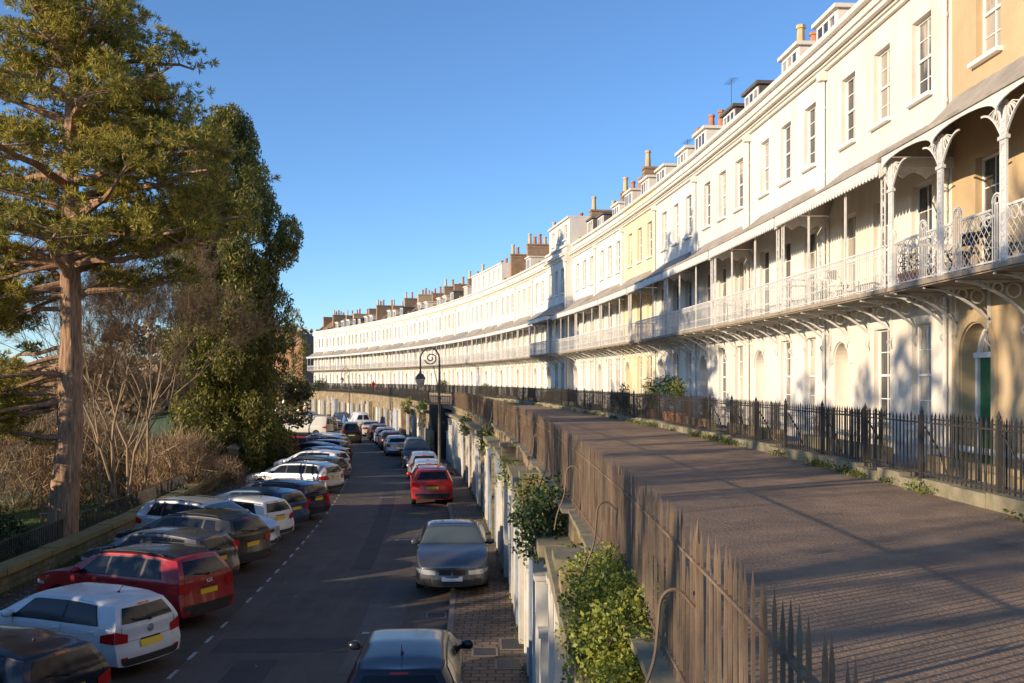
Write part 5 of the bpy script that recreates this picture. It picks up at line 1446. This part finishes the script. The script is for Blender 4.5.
shrub(-20, 55, gz(-20,55), rlumps(16, 2.0, 2.0, 0.6, 2.6, 0.7, 1.1), 'evergreen', 0.15, 500, 'dark laurel left of the gate piers', 'shrub')
# the garden bench on the lawn
root = empty('garden_bench', (-20.0, 44.0, gz(-20.0,44.0)), 0.5)
for k in range(4):
    mb = MB(); mb.box(-0.8,0.8,-0.22+k*0.12,-0.12+k*0.12,0.42,0.46); mb.build('seat_slat', M['timber'], root)
mb = MB(); mb.box(-0.8,0.8,0.24,0.28,0.62,0.72); mb.box(-0.8,0.8,0.25,0.29,0.78,0.88); mb.build('backrest', M['timber'], root)
for x in (-0.7, 0.7):
    mb = MB(); mb.box(x-0.04,x+0.04,-0.22,-0.14,0,0.42); mb.box(x-0.04,x+0.04,0.2,0.28,0,0.9); mb.build('leg', M['timber'], root)
tag(root, 'weathered timber bench on the lawn behind the pine', 'bench')
# trees to the left of the frame whose shade falls across the road
shade = [(-20,-14,11.0),(-19.5,-8,10.0),(-21,-2,10.2),(-19,3.5,7.8),(-20.5,9.5,7.0),(-19.5,15,6.8),(-21.5,20,6.6),(-20,25.5,5.6),(-21.5,31,5.2),(-25.5,37,5.8),(-30,44,6.4)]
for i, (x, y, h) in enumerate(shade):
    L_ = [(random.uniform(-2.2,2.2), random.uniform(-2.6,2.6), random.uniform(1.2,h-1.2), *(lambda r: (r, r, r*0.8))(random.uniform(1.1,1.7))) for _ in range(24)]
    shrub(x, y, gz(x,y), L_, 'evergreen', 0.42, 110, 'dense evergreen in the garden beyond the left edge, %s from the front' % ORD[i], 'tree', name='evergreen_tree', group='garden evergreens beyond the left edge')
for i, (x, y, h, sd_) in enumerate([(-20,-13,18,21),(-23,-4,20,22),(-20.5,1.5,18,31),(-24,9,18,23),(-18.3,25.5,15.5,27)]):
    bare_tree(x, y, gz(x,y), h, 'tall bare tree beyond the left edge, %s from the front' % ORD[i], mat='barkdark', depth=6, r0=0.30 if i == 4 else 0.62, seed=sd_, dens=1.5, group='bare trees beyond the left edge')
def tall_leafy(x, y, lumps, label):  # unseen clumps, added so dappled shade falls on house fronts and terrace
    g = gz(x, y); shrub(x, y, g, [(a, b, c-g, r, r, r*q) for a, b, c, r, q in lumps], 'evergreen', 0.38, 120, label, 'tree', name='evergreen_tree', group='unseen foliage clumps added for dappled shade')
tall_leafy(-21, -1, [(random.uniform(-1.5,1.5), random.uniform(-6.5,6.0), random.uniform(8.6,12.6), random.uniform(0.45,0.95), random.uniform(1.0,2.4)) for _ in range(21)], 'tall unseen foliage clumps added to dapple the house fronts, over the evergreens')
tall_leafy(-20.5, -14, [(random.uniform(-1.5,1.5), random.uniform(-4.0,4.0), random.uniform(5.8,8.4), random.uniform(0.5,0.9), random.uniform(0.8,1.6)) for _ in range(15)], 'lower unseen foliage clumps added to shade the terrace, nearest the front')
tall_leafy(-22, 10, [(random.uniform(-1.5,1.5), random.uniform(-4,5), random.uniform(5.5,11.5), random.uniform(0.35,0.8), random.uniform(1.0,2.2)) for _ in range(12)], 'thin unseen foliage clumps added for dappled shade, farthest of three')
# utility covers in the pavement and a drain in the gutter
for s, o, w_, h_, lab in ((11.6,9.3,0.30,0.22,'small iron utility cover in the pavement nearest the front'),(12.5,9.75,0.28,0.22,'small iron utility cover in the pavement beside the kerb'),(13.1,9.1,0.4,0.3,'larger iron utility cover in the brick pavement'),(16.2,10.85,0.24,0.2,'iron gutter drain beside the kerb near the grey saloon')):
    zz = ROAD+0.117 if o < 10.4 else ROAD+0.002; root = empty('utility_cover', P(s,o,zz), rotz(s)); mb = MB()
    for a, b, c_, d in ((-w_-.04,-w_,-h_-.04,h_+.04),(w_,w_+.04,-h_-.04,h_+.04),(-w_,w_,-h_-.04,-h_),(-w_,w_,h_,h_+.04)): mb.box(a,b,c_,d,0,0.008)
    mb.build('frame', M['kerb'], root); mb = MB(); mb.box(-w_+.004,w_-.004,-h_+.004,h_-.004,0,0.005); mb.build('lid', M['iron'], root); tag(root, lab, 'utility cover')
# ------------------------------------------------------------------ plants on the vault ledges and by the houses
def on_edge(s, do, z): p = P(s, edge_off(s)+do, z); return p.x, p.y, p.z
def ledge_plant(s, do, z, n, sx, sy, h0, h1, r0, r1, mat, label, leaf=0.05, per=4000):
    x, y, zz = on_edge(s, do, z); return shrub(x, y, zz, rlumps(n, sx, sy, h0, h1, r0, r1), mat, leaf, per, label, 'plant', name='ledge_plant', shell=0.45)
ledge_plant(0.3, 0.10, -0.88, 44, 0.17, 1.5, 0.15, 1.02, 0.24, 0.36, 'bush', 'big bright yellow-green bush on the ledge by the near railing', 0.040, 8000)
ledge_plant(4.2, 0.25, -0.75, 6, 0.12, 0.45, 0.0, 0.5, 0.16, 0.25, 'ivy', 'ivy trailing from the ledge just beyond the bright bush', 0.06, 2600)
ledge_plant(7.6, 0.38, -0.85, 20, 0.24, 0.9, 0.0, 0.95, 0.25, 0.42, 'ivy', 'round dark green plant hanging from the ledge above the white pilasters', 0.07, 1800)
ledge_plant(10.6, 0.45, -0.9, 6, 0.2, 0.6, 0.0, 0.8, 0.2, 0.32, 'bush', 'yellow-green plant hanging beside the round dark one', 0.07, 1500)
ledge_plant(19.5, 0.3, -0.9, 6, 0.2, 0.8, 0.0, 0.6, 0.2, 0.32, 'bush', 'small bright plant sprouting halfway along the vault ledge', 0.08, 1200)
ledge_plant(33, 0.3, -1.0, 7, 0.2, 1.0, 0.0, 0.8, 0.2, 0.4, 'bush', 'bright plant on the vault ledge near the lamp post', 0.09, 1000)
ledge_plant(47, 0.2, -1.4, 8, 0.2, 1.2, 0.0, 1.2, 0.25, 0.45, 'ivy', 'ivy hanging down the vaults before the steps', 0.10, 900)
ledge_plant(69, 0.3, -1.8, 12, 0.3, 2.0, 0.0, 1.9, 0.3, 0.6, 'ivy', 'ivy curtain on the wall beyond the steps', 0.12, 800)
ledge_plant(82, 0.3, -1.2, 8, 0.3, 1.5, 0.0, 1.2, 0.3, 0.5, 'bush', 'green plant hanging on the far stretch of the vault wall', 0.14, 600)
ledge_plant(158, 0.0, 0.0, 10, 1.0, 2.0, 0.5, 1.8, 0.6, 1.0, 'evergreen', 'rounded evergreen on the terrace at the far end', 0.2, 250)
# stone plinth blocks on the ledge with tussocks
for s, lab in ((3.0,'nearest square stone block on the vault ledge'),(12.6,'second square stone block on the vault ledge, by the dark plant'),(22.0,'third square stone block along the vault ledge')):
    x, y, z = on_edge(s, 0.12, -1.0); root = empty('stone_block', (x,y,z), rotz(s)); mb = MB(); mb.box(-0.28,0.28,-0.28,0.28,0,0.82); mb.build('shaft', M['vaultstone'], root)
    mb = MB(); mb.box(-0.35,0.35,-0.35,0.35,0.82,0.93); mb.build('cap', M['coping'], root); tag(root, lab, 'stone block')
def front_plant(i, s, o, z, n, h, r, mat, label, pot=True, sx=0.5):
    p = P(s, o, z); root = empty('potted_plant' if pot else 'shrub', p, rotz(s))
    hh = 0.0
    if pot:
        mb = MB(); mb.lathe([(0.20,0),(0.27,0.4),(0.30,0.42),(0.30,0.48),(0.26,0.48)], n=12); mb.build('pot', M['pot'], root, True); hh = 0.5
    c = lumps_points([(random.uniform(-sx,sx), random.uniform(-sx,sx)*0.5, hh+random.uniform(0.15,1)*h, r*random.uniform(.7,1.2), r*random.uniform(.7,1.2), r) for _ in range(n)], 900, 0.3)
    link('foliage', np_mesh('foliage', leaf_quads(c, 0.13, 0.4, 0.35), 4), M[mat], root)
    tag(root, label, 'plant')
front_plant(0, 29.3, 2.2, 0.05, 7, 1.1, 0.28, 'weed', 'tall bright strappy plant in a pot behind the railing of the third house', True, 0.25)
front_plant(1, 31.6, 2.0, 0.05, 9, 1.3, 0.34, 'ivy', 'dark bushy plant behind the railing of the third house', True)
front_plant(2, 34.2, 2.1, 0.05, 9, 1.2, 0.32, 'bush', 'bright green bushy plant behind the railing of the third house', True)
front_plant(3, 40.5, 2.1, 0.05, 10, 1.3, 0.36, 'ivy', 'loose green shrub behind the railing of the fourth house', False, 0.7)
front_plant(4, 61.5, 2.1, 0.05, 8, 1.0, 0.4, 'ivy', 'green shrub behind the railing farther along the terrace', False, 0.7)
front_plant(5, 88, 2.1, 0.05, 10, 1.0, 0.5, 'bush', 'bright shrub far along the house railings', False, 0.9)
front_plant(6, 112, 2.1, 0.05, 10, 1.6, 0.5, 'ivy', 'spiky green plant far along the house railings', False, 0.6)
# weeds along the kerbs: nobody could count them
def weeds():
    pts = []
    for _ in range(520):
        s = -2+abs(random.gauss(0,1))*38; o = 2.96+abs(random.gauss(0,0.07)); 
        if math.sin(s*1.7)+math.sin(s*0.61+1) < -0.1: continue
        p = P(s, o, 0.03); pts += [(p.x+random.gauss(0,.06), p.y+random.gauss(0,.12), 0.02+abs(random.gauss(0,.06))) for _ in range(16)]
    for _ in range(120):
        s = random.uniform(2,45); p = P(s, edge_off(s)+0.42, ROAD+0.13); pts += [(p.x+random.gauss(0,.05), p.y+random.gauss(0,.1), p.z+abs(random.gauss(0,.06))) for _ in range(10)]
    for _ in range(420):
        s = random.uniform(10,54); p = P(s, WO-0.34-abs(random.gauss(0,0.12)), ROAD+0.03); pts += [(p.x+random.gauss(0,.08), p.y+random.gauss(0,.12), p.z+abs(random.gauss(0,.07))) for _ in range(8)]
    v = leaf_quads(np.array(pts), 0.075, 0.5, 0.4); o = link('weeds', np_mesh('weeds', v, 4), M['weed']); tag(o, 'small green weeds along the kerbs and wall foot', 'weeds', kind='stuff')
    pts = []
    for _ in range(5200):
        s = random.uniform(6,62); o_ = 22.0-abs(random.gauss(0,2.2)); p = P(s, o_, ROAD+0.012); pts.append((p.x,p.y,p.z))
    c = np.array(pts); n = len(c); a = rng.uniform(0,2*PI,n); sz = 0.045*(0.5+rng.random(n)); dx = np.stack([np.cos(a)*sz, np.sin(a)*sz, rng.normal(size=n)*0.01],1); dy = np.stack([-np.sin(a)*sz*.6, np.cos(a)*sz*.6, rng.normal(size=n)*0.01],1)
    v = np.stack([c-dx, c-dy, c+dx, c+dy],1).reshape(-1,3); o = link('fallen_leaves', np_mesh('fallen_leaves', v, 4), M['twig']); tag(o, 'brown fallen leaves strewn beside the garden wall', 'leaves', kind='stuff')
weeds()
# grass blades on the lawn
def lawn():
    n = 26000; x = rng.uniform(-30,-14.2,n); y = rng.uniform(26,62,n)
    o = R0-np.hypot(x-CX, y-CY); k = (o > WO+0.9); x, y = x[k], y[k]; z = np.array([ground_z(a,b) for a, b in zip(x,y)])
    c = np.stack([x,y,z],1); v = needle_tufts(c, np.tile([0,0,1.2],(len(c),1)), 3, 0.12, 0.02); o = link('lawn_grass', np_mesh('lawn_grass', v, 4), M['weed']); tag(o, 'short green lawn grass under the garden trees', 'grass', kind='stuff')
lawn()
# ------------------------------------------------------------------ balcony furniture on the ochre house and its neighbour
def bistro(s, o, label):
    p = P(s, o, 3.68); root = empty('bistro_table', p, rotz(s)); mb = MB(); mb.lathe([(0.36,0.70),(0.36,0.725),(0.0,0.73)], n=18); mb.build('tabletop', M['iron'], root)
    for a in (0, 2.1, 4.2):
        mb = MB(); mb.tube([(0.05*math.cos(a),0.05*math.sin(a),0.7),(0.28*math.cos(a),0.28*math.sin(a),0)],0.013,6); mb.build('leg', M['iron'], root)
    tag(root, label, 'table')
def chair(s, o, rz, label, mat='iron'):
    p = P(s, o, 3.68); root = empty('folding_chair', p, rz); mb = MB(); mb.box(-0.2,0.2,-0.2,0.2,0.44,0.47); mb.build('seat', M[mat], root)
    mb = MB(); mb.box(-0.2,0.2,0.19,0.22,0.62,0.86); mb.build('backrest', M[mat], root)
    for x in (-0.19,0.19):
        mb = MB(); mb.bar((x,-0.2,0),(x,0.21,0.86),0.025); mb.build('leg', M[mat], root); mb = MB(); mb.bar((x,0.2,0),(x,-0.18,0.45),0.025); mb.build('leg', M[mat], root)
    tag(root, label, 'chair')
bistro(10.6, 0.75, 'small round black table on the ochre house balcony')
chair(9.95, 0.75, 2.0, 'black folding chair on the ochre balcony, right of the table'); chair(11.3, 0.75, -1.2, 'black folding chair on the ochre balcony, left of the table')
chair(17.6, 0.8, 0.6, 'white folding chair on the balcony next to the ochre house', 'whiteiron')
for s, o, lab in ((13.0,1.1,'potted plant on the ochre balcony, left of three pots'),(12.6,1.12,'potted plant on the ochre balcony, middle of three pots'),(12.2,1.1,'potted plant on the ochre balcony, right of three pots')):
    p = P(s, o, 3.665); root = empty('potted_plant', p); mb = MB(); mb.lathe([(0.10,0),(0.14,0.22),(0.155,0.23),(0.155,0.27),(0.13,0.27)], n=12); mb.build('pot', M['pot'], root, True)
    c = lumps_points([(0,0,0.42,0.16,0.16,0.18),(0.05,0.03,0.6,0.1,0.1,0.14)], 2500, 0.2); link('foliage', np_mesh('foliage', leaf_quads(c, 0.05), 4), M['ivy'], root); tag(root, lab, 'plant')
# rooftop aerials
for s, h, lab in ((36.5,1.9,'thin mast aerial on the roof of the third house'),(43.5,0.9,'bushy television aerial on the roof beside the chimney stack')):
    p = P(s, -2.0, 13.2); root = empty('aerial', p, rotz(s)); mb = MB(); mb.tube([(0,0,-1),(0,0,h)],0.012,5); mb.build('mast', M['iron'], root)
    mb = MB(); mb.bar((-0.5,0,h-0.1),(0.5,0,h-0.1),0.01)
    for k in range(9): mb.bar((-0.5+0.125*k,-0.2,h-0.1),(-0.5+0.125*k,0.2,h-0.1),0.007)
    mb.build('antenna', M['iron'], root); tag(root, lab, 'aerial')
# ------------------------------------------------------------------ beyond the crescent
def far_house(x, y, z0, w, d, h, rz, mat, label, group='distant houses beyond the crescent'):
    root = empty('distant_house', (x,y,z0), rz); mb = MB(); mb.box(-w/2,w/2,-d/2,d/2,-3,h); mb.build('wall', M[mat], root)
    mb = MB(); mb.prism([(-w/2-0.3,h),(w/2+0.3,h),(w/2-1.0,h+2.6),(-w/2+1.0,h+2.6)], -d/2-0.3, d/2+0.3); r = mb.build('roof', M['rooftile'], root)
    mb = MB(); mb.box(-w/2+0.6,-w/2+1.5,-0.5,0.5,h+1,h+4); mb.build('chimney', M['chimney'], r)
    for i in range(max(2, int(w/3))):
        for z in (1.2, 4.2):
            if z+1.8 < h:
                mb = MB(); x_ = -w/2+1.5+i*(w-3)/max(1, int(w/3)-1); mb.box(x_-0.5,x_+0.5,-d/2-0.04,-d/2+0.02,z,z+1.6); mb.build('window', M['glass'], root)
    tag(root, label, 'house', group)
far_house(-50, 226, -4, 12, 10, 13.5, -0.35, 'brickred', 'tall red-brick house beyond the far end of the crescent')
far_house(-68, 250, -4, 12, 10, 11.0, -0.3, 'brickred', 'brown house glimpsed behind the red-brick one')
far_house(-58, 238, -4, 10, 8, 9.5, -0.3, 'warmwhite', 'cream house low beside the red-brick house')
k = 0
for x, y, w, rz in ((-150,300,34,0.2),(-190,290,30,0.1),(-225,300,36,0.2),(-170,340,36,0.1),(-128,330,30,0.2),(-215,350,40,0.15),(-110,350,26,0.2)):
    far_house(x, y, -27+k*1.2, w, 9, 8.5+random.uniform(0,2), rz, ['brickred','warmwhite','chimney'][k % 3], 'long distant terrace down the valley, %s from the nearest' % ORD[k], 'distant terraces down the valley'); k += 1
def far_wood():
    pts = []
    for _ in range(420):
        x = random.uniform(-420,-60); y = random.uniform(150,480); 
        r = random.uniform(3,6); pts.append((x,y,gz(x,y)+random.uniform(2,7),r,r,r*0.9))
    for _ in range(120):
        x = random.uniform(-110,-50); y = random.uniform(262,420); r = random.uniform(3,6); pts.append((x,y,gz(x,y)*0.1+random.uniform(2,16),r,r,r))
    c = lumps_points(pts, 12, 0.3); o = link('distant_woodland', np_mesh('distant_woodland', leaf_quads(c, 1.5, 0.5, 0.6), 4), M['twig']); tag(o, 'brown winter woodland in the valley behind the trees', 'woodland', kind='stuff')
far_wood()
# ------------------------------------------------------------------ camera, sun, sky
cam = bpy.data.cameras.new('camera'); co = bpy.data.objects.new('camera', cam); COL.objects.link(co)
co.location = (0, 0, EYE); co.rotation_euler = (PI/2, 0, 0); cam.sensor_width = 36; cam.lens = 995/1024*36; cam.shift_y = (380-341.5)/1024
cam.clip_start = 0.1; cam.clip_end = 9000; S.camera = co
EL, AZ = math.radians(13.5), math.radians(32)
to_sun = Vector((-math.cos(AZ)*math.cos(EL), -math.sin(AZ)*math.cos(EL), math.sin(EL)))
sl = bpy.data.lights.new('sun', 'SUN'); so = bpy.data.objects.new('sun', sl); COL.objects.link(so)
sl.energy = 3.5; sl.angle = math.radians(0.5); sl.color = (1.0, 0.81, 0.575)
so.rotation_euler = (-to_sun).to_track_quat('-Z', 'Y').to_euler()
wd = bpy.data.worlds.new('World'); S.world = wd; wd.use_nodes = True; nt = wd.node_tree; bg = nt.nodes['Background']
sky = nt.nodes.new('ShaderNodeTexSky'); sky.sky_type = 'NISHITA'; sky.sun_disc = False; sky.sun_elevation = EL
sky.sun_rotation = math.atan2(to_sun.x, to_sun.y); sky.altitude = 50; sky.air_density = 0.8; sky.dust_density = 0.15; sky.ozone_density = 4.5
nt.links.new(sky.outputs['Color'], bg.inputs['Color']); bg.inputs['Strength'].default_value = 0.12
S.view_settings.view_transform = 'Standard'; S.view_settings.look = 'None'; S.view_settings.exposure = 0.95; S.view_settings.gamma = 1.0
S.render.engine = 'CYCLES'; S.cycles.max_bounces = 6; S.cycles.diffuse_bounces = 3; S.cycles.glossy_bounces = 3; S.cycles.transparent_max_bounces = 4
S.cycles.use_denoising = True; S.render.film_transparent = False
bpy.context.view_layer.update()
